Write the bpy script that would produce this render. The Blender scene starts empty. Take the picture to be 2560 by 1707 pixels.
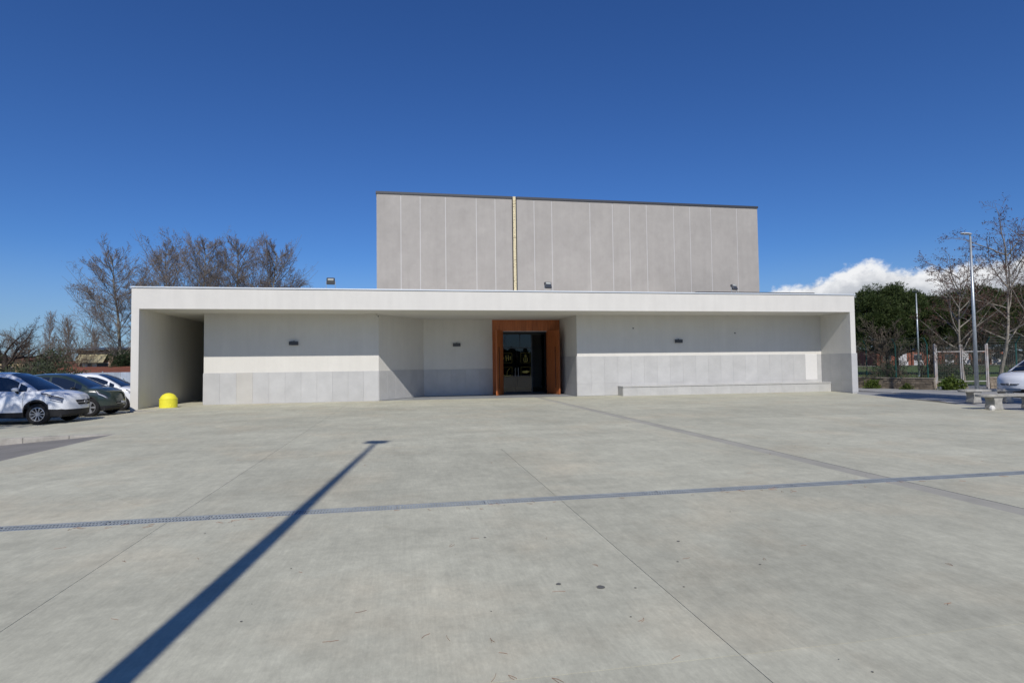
import bpy, bmesh, math, random
import numpy as np
from mathutils import Vector, Matrix
R = math.radians
sc = bpy.context.scene
C = sc.collection

# ------------------------------------------------------------------ camera, sky, sun, exposure
# x runs along the building front, y into the building, z up; the camera stands at the origin, 1.6 m up
YAW, PITCH, ROLL = 0.1812, 0.0400, 0.0125
cam_d = bpy.data.cameras.new('Camera'); cam = bpy.data.objects.new('Camera', cam_d); C.objects.link(cam)
cam_d.sensor_width = 36; cam_d.lens = 36 * 1458.07 / 2560; cam_d.clip_start = 0.05; cam_d.clip_end = 5000
cam.matrix_world = (Matrix.Translation((0, 0, 1.6)) @ Matrix.Rotation(-YAW, 4, 'Z') @ Matrix.Rotation(math.pi / 2 + PITCH, 4, 'X')
                    @ Matrix.Rotation(-ROLL, 4, 'Z'))
sc.camera = cam
SUN_EL, SUN_AZ = R(41.5), R(185.3)          # azimuth clockwise from +y
w = bpy.data.worlds.new('World'); sc.world = w; w.use_nodes = True
sc.view_settings.view_transform = 'Standard'; sc.view_settings.look = 'None'
sc.view_settings.exposure = 0.0; sc.view_settings.gamma = 1.0; sc.view_settings.use_curve_mapping = False


def world_nodes():
    nt = w.node_tree; nt.nodes.clear(); N = nt.nodes; Lk = nt.links

    def m(op, a, b=None, c=None, clamp=False):
        n = N.new('ShaderNodeMath'); n.operation = op; n.use_clamp = clamp
        for i, v in enumerate((a, b, c)):
            if v is None: continue
            if isinstance(v, (int, float)): n.inputs[i].default_value = v
            else: Lk.new(v, n.inputs[i])
        return n.outputs[0]

    def sstep(v, a, b):
        n = N.new('ShaderNodeMapRange'); n.interpolation_type = 'SMOOTHSTEP'
        Lk.new(v, n.inputs[0]); n.inputs[1].default_value = a; n.inputs[2].default_value = b
        return n.outputs[0]
    out = N.new('ShaderNodeOutputWorld')
    sky = N.new('ShaderNodeTexSky'); sky.sky_type = 'NISHITA'; sky.sun_disc = False
    sky.sun_elevation = SUN_EL; sky.sun_rotation = SUN_AZ
    sky.altitude = 300; sky.air_density = 1.0; sky.dust_density = 0.1; sky.ozone_density = 3.0
    hsv = N.new('ShaderNodeHueSaturation'); hsv.inputs['Hue'].default_value = 0.507
    hsv.inputs['Saturation'].default_value = 1.12; hsv.inputs['Value'].default_value = 1.0
    Lk.new(sky.outputs[0], hsv.inputs['Color'])
    b1 = N.new('ShaderNodeBackground'); b1.inputs[1].default_value = 0.092; 
    tn = N.new('ShaderNodeMix'); tn.data_type = 'RGBA'; tn.blend_type = 'MULTIPLY'; tn.inputs['Factor'].default_value = 1.0
    tn.inputs['B'].default_value = (0.44, 0.695, 1.01, 1); Lk.new(hsv.outputs[0], tn.inputs['A']); Lk.new(tn.outputs['Result'], b1.inputs[0])
    # a bank of cumulus low over the eastern half of the horizon, thin stratus elsewhere
    tc = N.new('ShaderNodeTexCoord'); sep = N.new('ShaderNodeSeparateXYZ'); Lk.new(tc.outputs['Generated'], sep.inputs[0])
    az = m('ARCTAN2', sep.outputs[0], sep.outputs[1]); el = m('ARCSINE', sep.outputs[2])
    cv = N.new('ShaderNodeCombineXYZ'); Lk.new(az, cv.inputs[0]); Lk.new(m('MULTIPLY', el, 1.25), cv.inputs[1]); cv.inputs[2].default_value = 3.7

    def noise(scale, detail, rough=0.55, off=0.0):
        n = N.new('ShaderNodeTexNoise'); n.inputs['Scale'].default_value = scale; n.inputs['Detail'].default_value = detail
        n.inputs['Roughness'].default_value = rough
        mp = N.new('ShaderNodeMapping'); mp.inputs['Location'].default_value = (off, off * .37, 0); Lk.new(cv.outputs[0], mp.inputs[0]); Lk.new(mp.outputs[0], n.inputs['Vector'])
        return m('SUBTRACT', n.outputs['Fac'], 0.5)
    n1, n2, n3 = noise(13, 7, .6), noise(42, 6, .62, 2.1), noise(6, 3, .5, 5.3)
    prof = N.new('ShaderNodeValToRGB'); prof.color_ramp.interpolation = 'B_SPLINE'
    mrp = N.new('ShaderNodeMapRange'); Lk.new(az, mrp.inputs[0]); mrp.inputs[1].default_value = 0.5; mrp.inputs[2].default_value = 1.0; Lk.new(mrp.outputs[0], prof.inputs[0])
    hts = [(.50, 0.0), (.558, .050), (.585, .100), (.625, .116), (.66, .120), (.695, .132), (.727, .147), (.755, .136), (.79, .126), (.85, .130), (.92, .138), (1.0, .142)]
    cr_ = prof.color_ramp
    cr_.elements[0].color = (0, 0, 0, 1); cr_.elements[1].color = (hts[-1][1],) * 3 + (1,)
    for (a_, h_) in hts[1:-1]:
        e_ = cr_.elements.new((a_ - .5) / .5); e_.color = (h_, h_, h_, 1)
    top = m('MULTIPLY', prof.outputs[0], m('SUBTRACT', 1.0, sstep(az, 2.2, 2.6)))
    rag = m('ADD', m('MULTIPLY', n1, 0.040), m('MULTIPLY', n2, 0.040))
    depth = m('SUBTRACT', m('ADD', top, rag), el)                 # how far below the cloud's top edge
    mask = m('MULTIPLY', sstep(depth, -0.004, 0.012), m('SUBTRACT', 1.0, m('MULTIPLY', sstep(el, 0.05, 0.0), 0.5)))
    shade = m('ADD', m('MULTIPLY', sstep(depth, 0.0, 0.085), 0.80), m('MULTIPLY', n1, -1.5), clamp=True)
    shade = m('ADD', shade, m('MULTIPLY', n2, -0.8), clamp=True)
    rmp = N.new('ShaderNodeValToRGB'); Lk.new(shade, rmp.inputs[0])
    rmp.color_ramp.elements[0].color = (0.88, 0.89, 0.91, 1); rmp.color_ramp.elements[1].color = (0.31, 0.37, 0.47, 1)
    e = rmp.color_ramp.elements.new(0.22); e.color = (0.56, 0.585, 0.63, 1); e = rmp.color_ramp.elements.new(0.55); e.color = (0.44, 0.475, 0.54, 1)
    b2 = N.new('ShaderNodeBackground'); Lk.new(rmp.outputs[0], b2.inputs[0]); b2.inputs[1].default_value = 1.0
    # faint stratus streaks
    cv2 = N.new('ShaderNodeCombineXYZ'); Lk.new(m('MULTIPLY', az, 2.2), cv2.inputs[0]); Lk.new(m('MULTIPLY', el, 22), cv2.inputs[1])
    ns = N.new('ShaderNodeTexNoise'); ns.inputs['Scale'].default_value = 1.6; ns.inputs['Detail'].default_value = 5; Lk.new(cv2.outputs[0], ns.inputs['Vector'])
    low = m('MULTIPLY', sstep(el, 0.19, -0.01), 0.62)
    st = m('MULTIPLY', sstep(ns.outputs['Fac'], 0.46, 0.68), m('MULTIPLY', sstep(el, 0.125, 0.075), 0.42))
    b3 = N.new('ShaderNodeBackground'); b3.inputs[0].default_value = (0.29, 0.38, 0.53, 1); b3.inputs[1].default_value = 1.0
    mx0 = N.new('ShaderNodeMixShader'); Lk.new(m('MAXIMUM', st, low), mx0.inputs[0]); Lk.new(b1.outputs[0], mx0.inputs[1]); Lk.new(b3.outputs[0], mx0.inputs[2])
    mx = N.new('ShaderNodeMixShader'); Lk.new(mask, mx.inputs[0]); Lk.new(mx0.outputs[0], mx.inputs[1]); Lk.new(b2.outputs[0], mx.inputs[2])
    Lk.new(mx.outputs[0], out.inputs[0])


world_nodes()
sun_d = bpy.data.lights.new('Sun', 'SUN'); sun_d.energy = 3.9; sun_d.angle = R(0.53); sun_d.color = (1.0, 0.955, 0.89)
sun = bpy.data.objects.new('Sun', sun_d); C.objects.link(sun)
sd = Vector((math.sin(SUN_AZ) * math.cos(SUN_EL), math.cos(SUN_AZ) * math.cos(SUN_EL), math.sin(SUN_EL)))
sun.rotation_euler = sd.to_track_quat('Z', 'Y').to_euler(); sun.location = (-5, -30, 40)

# ------------------------------------------------------------------ helpers
MATS = {}


def mat(name, col, rough=0.7, spec=0.3, metal=0.0, var=0.0, vscale=3.0, bump=0.0, bscale=60.0, objvar=0.0, col2=None, coat=0.0, space='world', stretch=(1, 1, 1), detail=6):
    """Principled material; noise gives mottling (towards col2 when given), fine relief and per-object tint."""
    if name in MATS: return MATS[name]
    M = bpy.data.materials.new(name); M.use_nodes = True; nt = M.node_tree; N = nt.nodes; Lk = nt.links
    b = N['Principled BSDF']; b.inputs['Roughness'].default_value = rough; b.inputs['Metallic'].default_value = metal
    b.inputs['Specular IOR Level'].default_value = spec; b.inputs['Coat Weight'].default_value = coat; b.inputs['Coat Roughness'].default_value = 0.04
    b.inputs['Base Color'].default_value = (*col, 1)
    src = None
    if space == 'world': src = N.new('ShaderNodeNewGeometry').outputs['Position']
    else: src = N.new('ShaderNodeTexCoord').outputs['Object']
    mp = N.new('ShaderNodeMapping'); mp.inputs['Scale'].default_value = stretch; Lk.new(src, mp.inputs[0]); vec = mp.outputs[0]
    cur = None
    if var or col2:
        n = N.new('ShaderNodeTexNoise'); n.inputs['Scale'].default_value = vscale; n.inputs['Detail'].default_value = detail; n.inputs['Roughness'].default_value = .62; Lk.new(vec, n.inputs['Vector'])
        rp = N.new('ShaderNodeValToRGB'); Lk.new(n.outputs['Fac'], rp.inputs[0])
        c2 = col2 if col2 else tuple(max(0, c * (1 + var)) for c in col); c1 = col if col2 else tuple(c * (1 - var) for c in col)
        rp.color_ramp.elements[0].position = .3; rp.color_ramp.elements[1].position = .7
        rp.color_ramp.elements[0].color = (*c1, 1); rp.color_ramp.elements[1].color = (*c2, 1)
        cur = rp.outputs[0]
    if objvar:
        oi = N.new('ShaderNodeObjectInfo'); h = N.new('ShaderNodeHueSaturation')
        mr = N.new('ShaderNodeMapRange'); Lk.new(oi.outputs['Random'], mr.inputs[0]); mr.inputs[3].default_value = 1 - objvar; mr.inputs[4].default_value = 1 + objvar
        Lk.new(mr.outputs[0], h.inputs['Value'])
        if cur: Lk.new(cur, h.inputs['Color'])
        else: h.inputs['Color'].default_value = (*col, 1)
        cur = h.outputs[0]
    if cur: Lk.new(cur, b.inputs['Base Color'])
    if bump:
        n = N.new('ShaderNodeTexNoise'); n.inputs['Scale'].default_value = bscale; n.inputs['Detail'].default_value = 5; Lk.new(vec, n.inputs['Vector'])
        bp = N.new('ShaderNodeBump'); bp.inputs['Strength'].default_value = bump; bp.inputs['Distance'].default_value = 0.01
        Lk.new(n.outputs['Fac'], bp.inputs['Height']); Lk.new(bp.outputs[0], b.inputs['Normal'])
    MATS[name] = M
    return M


class MB:
    """collects faces; build() links them as one mesh object"""
    def __init__(s): s.v = []; s.f = []

    def add(s, vs, fs):
        o = len(s.v); s.v += [tuple(p) for p in vs]; s.f += [tuple(i + o for i in f) for f in fs]; return s

    def box(s, x0, x1, y0, y1, z0, z1):
        return s.add([(x0, y0, z0), (x1, y0, z0), (x1, y1, z0), (x0, y1, z0), (x0, y0, z1), (x1, y0, z1), (x1, y1, z1), (x0, y1, z1)],
                     [(3, 2, 1, 0), (4, 5, 6, 7), (0, 1, 5, 4), (1, 2, 6, 5), (2, 3, 7, 6), (3, 0, 4, 7)])

    def prism(s, poly, z0, z1):
        n = len(poly); zz = (lambda p, z: z(p) if callable(z) else z)
        vs = [(p[0], p[1], zz(p, z0)) for p in poly] + [(p[0], p[1], zz(p, z1)) for p in poly]
        fs = [tuple(range(n - 1, -1, -1)), tuple(range(n, 2 * n))] + [(i, (i + 1) % n, n + (i + 1) % n, n + i) for i in range(n)]
        return s.add(vs, fs)

    def tube(s, pts, rad, n=8, cap=True):
        pts = [Vector(p) for p in pts]; rr = rad if isinstance(rad, (list, tuple)) else [rad] * len(pts)
        vs = []; up = Vector((0, 0, 1))
        for i, p in enumerate(pts):
            d = (pts[min(i + 1, len(pts) - 1)] - pts[max(i - 1, 0)]).normalized()
            a = d.cross(up)
            if a.length < 1e-3: a = d.cross(Vector((0, 1, 0)))
            a.normalize(); b = d.cross(a)
            for k in range(n):
                t = 2 * math.pi * k / n; vs.append(p + (a * math.cos(t) + b * math.sin(t)) * rr[i])
        fs = [(i * n + k, i * n + (k + 1) % n, (i + 1) * n + (k + 1) % n, (i + 1) * n + k) for i in range(len(pts) - 1) for k in range(n)]
        if cap: fs += [tuple(range(n - 1, -1, -1)), tuple(range((len(pts) - 1) * n, len(pts) * n))]
        return s.add(vs, fs)

    def lathe(s, prof, n=24, c=(0, 0, 0), axis='z'):
        vs = []
        for r, h in prof:
            for k in range(n):
                t = 2 * math.pi * k / n; a, b = r * math.cos(t), r * math.sin(t)
                vs.append((c[0] + a, c[1] + b, c[2] + h) if axis == 'z' else (c[0] + a, c[1] + h, c[2] + b))
        fs = [(i * n + k, i * n + (k + 1) % n, (i + 1) * n + (k + 1) % n, (i + 1) * n + k) for i in range(len(prof) - 1) for k in range(n)]
        return s.add(vs, fs)

    def ribbon(s, pts, wd, y, th=.004):
        """flat stroke in the xz plane at depth y"""
        for (x0, z0), (x1, z1) in zip(pts[:-1], pts[1:]):
            d = math.hypot(x1 - x0, z1 - z0) or 1e-6; nx, nz = -(z1 - z0) / d * wd / 2, (x1 - x0) / d * wd / 2
            q = [(x0 + nx, z0 + nz), (x0 - nx, z0 - nz), (x1 - nx, z1 - nz), (x1 + nx, z1 + nz)]
            s.add([(a, y, b) for a, b in q] + [(a, y + th, b) for a, b in q], [(0, 1, 2, 3), (7, 6, 5, 4), (0, 3, 7, 4), (1, 0, 4, 5), (2, 1, 5, 6), (3, 2, 6, 7)])
        return s

    def build(s, name, m, parent=None, smooth=False, bevel=0.0, segs=2, fix=True):
        me = bpy.data.meshes.new(name); me.from_pydata(s.v, [], s.f); me.materials.append(m)
        if fix:
            bm = bmesh.new(); bm.from_mesh(me); bmesh.ops.recalc_face_normals(bm, faces=bm.faces); bm.to_mesh(me); bm.free()
        if smooth: me.polygons.foreach_set('use_smooth', [True] * len(me.polygons))
        o = bpy.data.objects.new(name, me); C.objects.link(o); o.parent = parent
        if bevel:
            md = o.modifiers.new('Bevel', 'BEVEL'); md.width = bevel; md.segments = segs; md.limit_method = 'ANGLE'; md.angle_limit = R(40)
            if smooth: o.modifiers.new('WN', 'WEIGHTED_NORMAL')
        return o


def inst(me, name, loc, rot=(0, 0, 0), parent=None, scale=(1, 1, 1)):
    o = bpy.data.objects.new(name, me); C.objects.link(o); o.location = loc; o.rotation_euler = rot; o.scale = scale; o.parent = parent
    return o


def arr_mesh(name, v, f, m, parent=None, smooth=False):
    """fast mesh from numpy arrays (all faces the same size)"""
    me = bpy.data.meshes.new(name); v = np.asarray(v, np.float32); f = np.asarray(f, np.int32); k = f.shape[1]
    me.vertices.add(len(v)); me.vertices.foreach_set('co', v.ravel())
    me.loops.add(f.size); me.loops.foreach_set('vertex_index', f.ravel())
    me.polygons.add(len(f)); me.polygons.foreach_set('loop_start', np.arange(len(f), dtype=np.int32) * k); me.polygons.foreach_set('loop_total', np.full(len(f), k, np.int32))
    if smooth: me.polygons.foreach_set('use_smooth', np.ones(len(f), bool))
    me.update(calc_edges=True); me.materials.append(m)
    o = bpy.data.objects.new(name, me); C.objects.link(o); o.parent = parent
    return o


def empty(name, loc=(0, 0, 0), rz=0.0):
    o = bpy.data.objects.new(name, None); C.objects.link(o); o.location = loc; o.rotation_euler = (0, 0, rz); o.empty_display_size = .2
    return o


def tag(o, label, cat, group=None):
    o['label'] = label; o['category'] = cat
    if group: o['group'] = group
    return o


def struct(o): o['kind'] = 'structure'; return o
def stuff(o): o['kind'] = 'stuff'; return o


def copy_tree(o, parent=None):
    c = o.copy(); C.objects.link(c); c.parent = parent
    for ch in [x for x in bpy.data.objects if x.parent == o]: copy_tree(ch, c)
    return c


# ------------------------------------------------------------------ materials
def concrete_mat():
    M = bpy.data.materials.new('brushed_concrete'); M.use_nodes = True; nt = M.node_tree; N = nt.nodes; Lk = nt.links
    b = N['Principled BSDF']; b.inputs['Roughness'].default_value = .78; b.inputs['Specular IOR Level'].default_value = .35
    pos = N.new('ShaderNodeNewGeometry').outputs['Position']

    def nz(scale, st, det=6, ro=.6, loc=(0, 0, 0)):
        mp = N.new('ShaderNodeMapping'); mp.inputs['Scale'].default_value = st; mp.inputs['Location'].default_value = loc; Lk.new(pos, mp.inputs[0])
        n = N.new('ShaderNodeTexNoise'); n.inputs['Scale'].default_value = scale; n.inputs['Detail'].default_value = det; n.inputs['Roughness'].default_value = ro; Lk.new(mp.outputs[0], n.inputs[0])
        return n.outputs['Fac']

    def mr(v, a, b_, c, d):
        n = N.new('ShaderNodeMapRange'); Lk.new(v, n.inputs[0])
        for i, x in enumerate((a, b_, c, d)): n.inputs[i + 1].default_value = x
        return n.outputs[0]

    def mul(a, b_):
        n = N.new('ShaderNodeMath'); n.operation = 'MULTIPLY'; Lk.new(a, n.inputs[0]); Lk.new(b_, n.inputs[1]); return n.outputs[0]
    big = mr(nz(.38, (1, 1, 1), 7, .6), .3, .7, .87, 1.10)
    blot = mr(nz(1.5, (1, .6, 1), 9, .74, (7, 3, 0)), .34, .66, .88, 1.08)
    swirl = mr(nz(3.0, (2.4, .5, 1), 6, .66, (1, 9, 0)), .3, .72, .945, 1.05)
    broom = mr(nz(5, (7.0, .3, 1), 6, .7), .3, .7, .95, 1.04)
    broom2 = mr(nz(14, (6.0, .16, 1), 4, .6, (3, 1, 0)), .3, .7, .965, 1.03)
    grain = mr(nz(140, (1, 1, 1), 3, .6), .25, .75, .95, 1.05)
    drk = mr(nz(.9, (1, 1, 1), 9, .72, (21, 4, 0)), .60, .74, 1.0, .86)
    oi = N.new('ShaderNodeObjectInfo'); ov = mr(oi.outputs['Random'], 0, 1, .95, 1.04)
    streak = mr(nz(.8, (.22, 1.6, 1), 8, .7, (5, 31, 0)), .52, .72, 1.0, .87)
    pale = mr(nz(2.1, (.5, 1.3, 1), 8, .72, (15, 3, 0)), .56, .74, 1.0, 1.10)
    mott = mr(nz(7, (1, .8, 1), 10, .78, (4, 8, 0)), .36, .64, .90, 1.085)
    mott2 = mr(nz(24, (1.6, .7, 1), 8, .75, (9, 2, 0)), .33, .67, .92, 1.07)
    v = big
    for k in (blot, mott, mott2, swirl, broom, broom2, grain, drk, streak, pale, ov): v = mul(v, k)
    tint = N.new('ShaderNodeMix'); tint.data_type = 'RGBA'
    tint.inputs['A'].default_value = (.484, .471, .366, 1); tint.inputs['B'].default_value = (.510, .470, .350, 1)
    Lk.new(mr(nz(.55, (1, 1, 1), 6, .6, (2, 17, 0)), .50, .70, 0, 1), tint.inputs['Factor'])
    h = N.new('ShaderNodeHueSaturation'); Lk.new(tint.outputs['Result'], h.inputs['Color']); Lk.new(v, h.inputs['Value'])
    Lk.new(h.outputs[0], b.inputs['Base Color'])
    bp = N.new('ShaderNodeBump'); bp.inputs['Strength'].default_value = .25; bp.inputs['Distance'].default_value = .004
    Lk.new(mul(broom2, grain), bp.inputs['Height']); Lk.new(bp.outputs[0], b.inputs['Normal'])
    return M


def plaster_mat(name, col, var=.03, streak=.03):
    M = bpy.data.materials.new(name); M.use_nodes = True; nt = M.node_tree; N = nt.nodes; Lk = nt.links
    b = N['Principled BSDF']; b.inputs['Roughness'].default_value = .88; b.inputs['Specular IOR Level'].default_value = .2
    pos = N.new('ShaderNodeNewGeometry').outputs['Position']

    def nz(scale, st, lo, hi, det=5, a=.3, b_=.7):
        mp = N.new('ShaderNodeMapping'); mp.inputs['Scale'].default_value = st; Lk.new(pos, mp.inputs[0])
        n = N.new('ShaderNodeTexNoise'); n.inputs['Scale'].default_value = scale; n.inputs['Detail'].default_value = det; n.inputs['Roughness'].default_value = .62; Lk.new(mp.outputs[0], n.inputs[0])
        r = N.new('ShaderNodeMapRange'); Lk.new(n.outputs['Fac'], r.inputs[0])
        for i, x in enumerate((a, b_, lo, hi)): r.inputs[i + 1].default_value = x
        return r.outputs[0], n.outputs['Fac']

    def mul(a, b_):
        n = N.new('ShaderNodeMath'); n.operation = 'MULTIPLY'; Lk.new(a, n.inputs[0]); Lk.new(b_, n.inputs[1]); return n.outputs[0]
    a, _ = nz(.7, (1, 1, 1), 1 - var, 1 + var, 7); s, _ = nz(2.2, (1.5, 1.5, .12), 1 - streak, 1 + streak * .4, 6)
    g, gf = nz(90, (1, 1, 1), .97, 1.03, 3); md, _ = nz(3.3, (1, 1, 1), 1 - var * .6, 1 + var * .6, 7)
    v = mul(mul(a, s), mul(g, md))
    h = N.new('ShaderNodeHueSaturation'); h.inputs['Color'].default_value = (*col, 1); Lk.new(v, h.inputs['Value']); Lk.new(h.outputs[0], b.inputs['Base Color'])
    bp = N.new('ShaderNodeBump'); bp.inputs['Strength'].default_value = .35; bp.inputs['Distance'].default_value = .003; Lk.new(gf, bp.inputs['Height']); Lk.new(bp.outputs[0], b.inputs['Normal'])
    return M


def wood_mat():
    M = bpy.data.materials.new('orange_wood'); M.use_nodes = True; nt = M.node_tree; N = nt.nodes; Lk = nt.links
    b = N['Principled BSDF']; b.inputs['Roughness'].default_value = .5
    tc = N.new('ShaderNodeNewGeometry').outputs['Position']
    mp = N.new('ShaderNodeMapping'); mp.inputs['Scale'].default_value = (1, 1, .06); Lk.new(tc, mp.inputs[0])
    n = N.new('ShaderNodeTexNoise'); n.inputs['Scale'].default_value = 26; n.inputs['Detail'].default_value = 8; Lk.new(mp.outputs[0], n.inputs[0])
    rp = N.new('ShaderNodeValToRGB'); Lk.new(n.outputs['Fac'], rp.inputs[0])
    rp.color_ramp.elements[0].position = .32; rp.color_ramp.elements[1].position = .7
    rp.color_ramp.elements[0].color = (.315, .090, .026, 1); rp.color_ramp.elements[1].color = (.47, .150, .048, 1)
    oi = N.new('ShaderNodeObjectInfo'); hv = N.new('ShaderNodeHueSaturation'); mr_ = N.new('ShaderNodeMapRange'); Lk.new(oi.outputs['Random'], mr_.inputs[0])
    mr_.inputs[3].default_value = .86; mr_.inputs[4].default_value = 1.12; Lk.new(mr_.outputs[0], hv.inputs['Value']); Lk.new(rp.outputs[0], hv.inputs['Color']); Lk.new(hv.outputs[0], b.inputs['Base Color'])
    return M


def glass_mat(name, tint, refl=.06, blend=.35):
    M = bpy.data.materials.new(name); M.use_nodes = True; nt = M.node_tree; N = nt.nodes; Lk = nt.links
    for n in list(N): N.remove(n)
    o = N.new('ShaderNodeOutputMaterial'); t = N.new('ShaderNodeBsdfTransparent'); t.inputs[0].default_value = (*tint, 1)
    g = N.new('ShaderNodeBsdfGlossy'); g.inputs['Roughness'].default_value = .004
    fr = N.new('ShaderNodeFresnel'); fr.inputs[0].default_value = 1.5
    ad = N.new('ShaderNodeMath'); ad.operation = 'ADD'; Lk.new(fr.outputs[0], ad.inputs[0]); ad.inputs[1].default_value = refl
    mx = N.new('ShaderNodeMixShader'); Lk.new(ad.outputs[0], mx.inputs[0]); Lk.new(t.outputs[0], mx.inputs[1]); Lk.new(g.outputs[0], mx.inputs[2]); Lk.new(mx.outputs[0], o.inputs[0])
    return M


M_CONC = concrete_mat()
M_WHITE = plaster_mat('white_plaster', (.640, .622, .575), .025, .045)
M_GREYR = plaster_mat('grey_render', (.372, .350, .320), .065, .05)
M_STONE = mat('grey_stone_panel', (.458, .456, .446), .6, .35, var=.075, vscale=1.6, bump=.12, bscale=40, objvar=.035)
M_STONEB = mat('beige_stone_panel', (.47, .455, .42), .6, .35, var=.06, vscale=1.6, bump=.12, bscale=40)
M_BENCHP = mat('pale_stone_panel', (.455, .45, .43), .65, .3, var=.08, vscale=2.2, bump=.12, bscale=40, objvar=.05)
M_MARBLE = mat('white_marble', (.66, .65, .63), .4, .4, var=.03, vscale=6, detail=9)
M_COPING = mat('pale_aluminium_coping', (.60, .64, .67), .45, .5, metal=.15, var=.02)
M_DARKTRIM = mat('dark_metal_trim', (.045, .047, .052), .45, .5)
M_JOINT = plaster_mat('pale_joint', (.52, .51, .50), .03, .03)
M_WOOD = wood_mat()
M_BLACK = mat('black_metal', (.018, .018, .02), .45, .4)
M_LAMPG = mat('charcoal_lamp', (.055, .058, .065), .5, .4)
M_GALV = mat('galvanised_steel', (.42, .455, .47), .42, .5, metal=.55, var=.16, vscale=9)
M_GRATE = mat('grate_steel', (.31, .335, .335), .6, .4, metal=.1, var=.16, vscale=5)
M_ASPH = mat('asphalt', (.225, .215, .198), .9, .2, var=.16, vscale=1.2, bump=.9, bscale=90, detail=9)
M_ASPHR = mat('road_asphalt', (.30, .30, .295), .9, .2, var=.12, vscale=.9, bump=.6, bscale=80, detail=9)
M_GROUND = mat('far_ground', (.16, .15, .12), .95, .1, var=.25, vscale=.2)
M_KERB = mat('kerb_concrete', (.36, .34, .30), .9, .2, var=.25, vscale=4, bump=.5, bscale=50)
M_GLASS = glass_mat('door_glass', (.33, .35, .38), .006)
M_GOLD = mat('gold_leaf_line', (.40, .34, .07), .5, .4)
M_YEL = mat('yellow_paint', (.76, .70, .05), .6, .3, var=.05, vscale=7, bump=.25, bscale=40)
M_RUBBER = mat('tyre_rubber', (.018, .018, .019), .85, .2)
M_CGLASS = mat('car_glass', (.010, .014, .022), .03, .8, coat=.4)
M_RIM = mat('alloy_rim', (.55, .56, .58), .3, .5, metal=.7)
M_CLAD = mat('black_cladding', (.016, .016, .018), .6, .35)
M_LAMPGL = mat('headlight_glass', (.09, .10, .125), .08, .8, coat=.6)
M_PLATE = mat('plate_white', (.62, .64, .66), .5, .3)
M_BARK = mat('pale_bark', (.20, .185, .15), .9, .1, var=.3, vscale=3)
M_TWIG = mat('brown_twig', (.20, .172, .155), .9, .1, var=.2, vscale=.8)
M_DBARK = mat('dark_bark', (.055, .046, .04), .95, .1, var=.3, vscale=3)
M_GBARK = mat('grey_bark', (.27, .245, .205), .9, .1, var=.3, vscale=5)
M_POD = mat('dry_seed_pod', (.085, .038, .03), .9, .1, var=.3, vscale=2)

# ------------------------------------------------------------------ ground
g = MB()
xs = [-3000, -14, -9, -7.2, 3000]; zs_ = [-.42, -.42, -.40, -.06, -.06]; ys = [-3000, 3000]
g.add([(x, y, z) for x, z in zip(xs, zs_) for y in ys], [(2 * i, 2 * i + 2, 2 * i + 3, 2 * i + 1) for i in range(4)])
struct(g.build('ground', M_GROUND))

XE = -7.12                                   # left edge of the plaza
XG = [-2.46 + 4.257 * k for k in range(-2, 6)]   # joint lines across
X_STRIP0, X_STRIP1 = 6.20, 6.50
Y0 = 25.8376; D1 = 2.177; D2 = 5.433; YW_ = Y0 + D1; YD = Y0 + D2
XL, PL, XR, PR, ZT, ZS = -10.8706, .2933, 22.3901, .2792, 4.96, 4.0463
XA, XB, XC, XD = -8.8232, -1.2289, .9529, 8.4179
DR0, DR1 = 6.735, 6.945                      # trench drain


def edge_right(y): return 18.43 + (y - 14.67) * .293 if y > 8 else 18.43 + (8 - 14.67) * .293


plaza = struct(MB().prism([(XE - .0, -14), (16.4, -14), (16.4, 8), (21.75, 26), (21.75, 46), (-10.6, 46), (-10.6, 25), (XE, 25)], -.30, -.022).build('plaza', M_KERB))
J = .0023                                    # half joint


def slab(poly):
    """concrete bay: a polygon shrunk a little so a real joint stays open round it"""
    cx = sum(p[0] for p in poly) / len(poly); cy = sum(p[1] for p in poly) / len(poly)
    n = len(poly); out = []
    for i in range(n):
        p, a, b = Vector(poly[i]), Vector(poly[i - 1]), Vector(poly[(i + 1) % n])
        d1 = (p - a).normalized(); d2 = (b - p).normalized()
        n1 = Vector((-d1.y, d1.x)); n2 = Vector((-d2.y, d2.x)); s = (n1 + n2); s = s / max(.3, s.length_squared) * 2
        out.append(p + s * J)
    o = MB().prism([(p.x - cx, p.y - cy) for p in out], -.12, 0).build('concrete_slab', M_CONC, plaza)
    o.location = (cx, cy, 0)
    return o


xcols = [(XE, -2.46), (-2.46, 1.797), (1.797, X_STRIP0), (X_STRIP1, 10.4), (10.4, 14.6)]
yrows_f = [(-9.5, -5.3), (-5.3, -1.1), (-1.1, 2.985), (2.985, DR0)]
yrows_b = [(DR1, 11.1), (11.1, 15.2), (15.2, 19.4), (19.4, 23.6)]
for (a, b) in xcols:
    for (c, d) in yrows_f: slab([(a, c), (b, c), (b, d), (a, d)])
for (c, d) in yrows_f: slab([(14.6, c), (16.3, c), (16.3, d), (14.6, d)] if d < 8 else [(14.6, c), (16.4, c), (16.4, d), (14.6, d)])
for (a, b) in xcols[1:3]: slab([(a, DR1), (b, DR1), (b, 11.1), (a, 11.1)])
for (c, d) in yrows_b[1:] + [(23.6, YW_ + .01)]: slab([(-2.46, c), (X_STRIP0, c), (X_STRIP0, d), (-2.46, d)])
slab([(XE, 11.98), (-2.46, DR1), (-2.46, 15.2), (XE, 15.2)]); slab([(XE, DR1), (-2.46, DR1), (XE, 11.98)])
slab([(XE, 15.2), (-2.46, 15.2), (-2.46, 19.4), (XE, 19.4)]); slab([(XE, 19.4), (-2.46, 19.4), (-2.46, 23.6), (XE, 23.6)])
slab([(-10.6, 25.8), (XE, 23.6), (-2.46, 23.6), (-2.46, YW_ + .01), (-10.6, YW_ + .01)])
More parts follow.
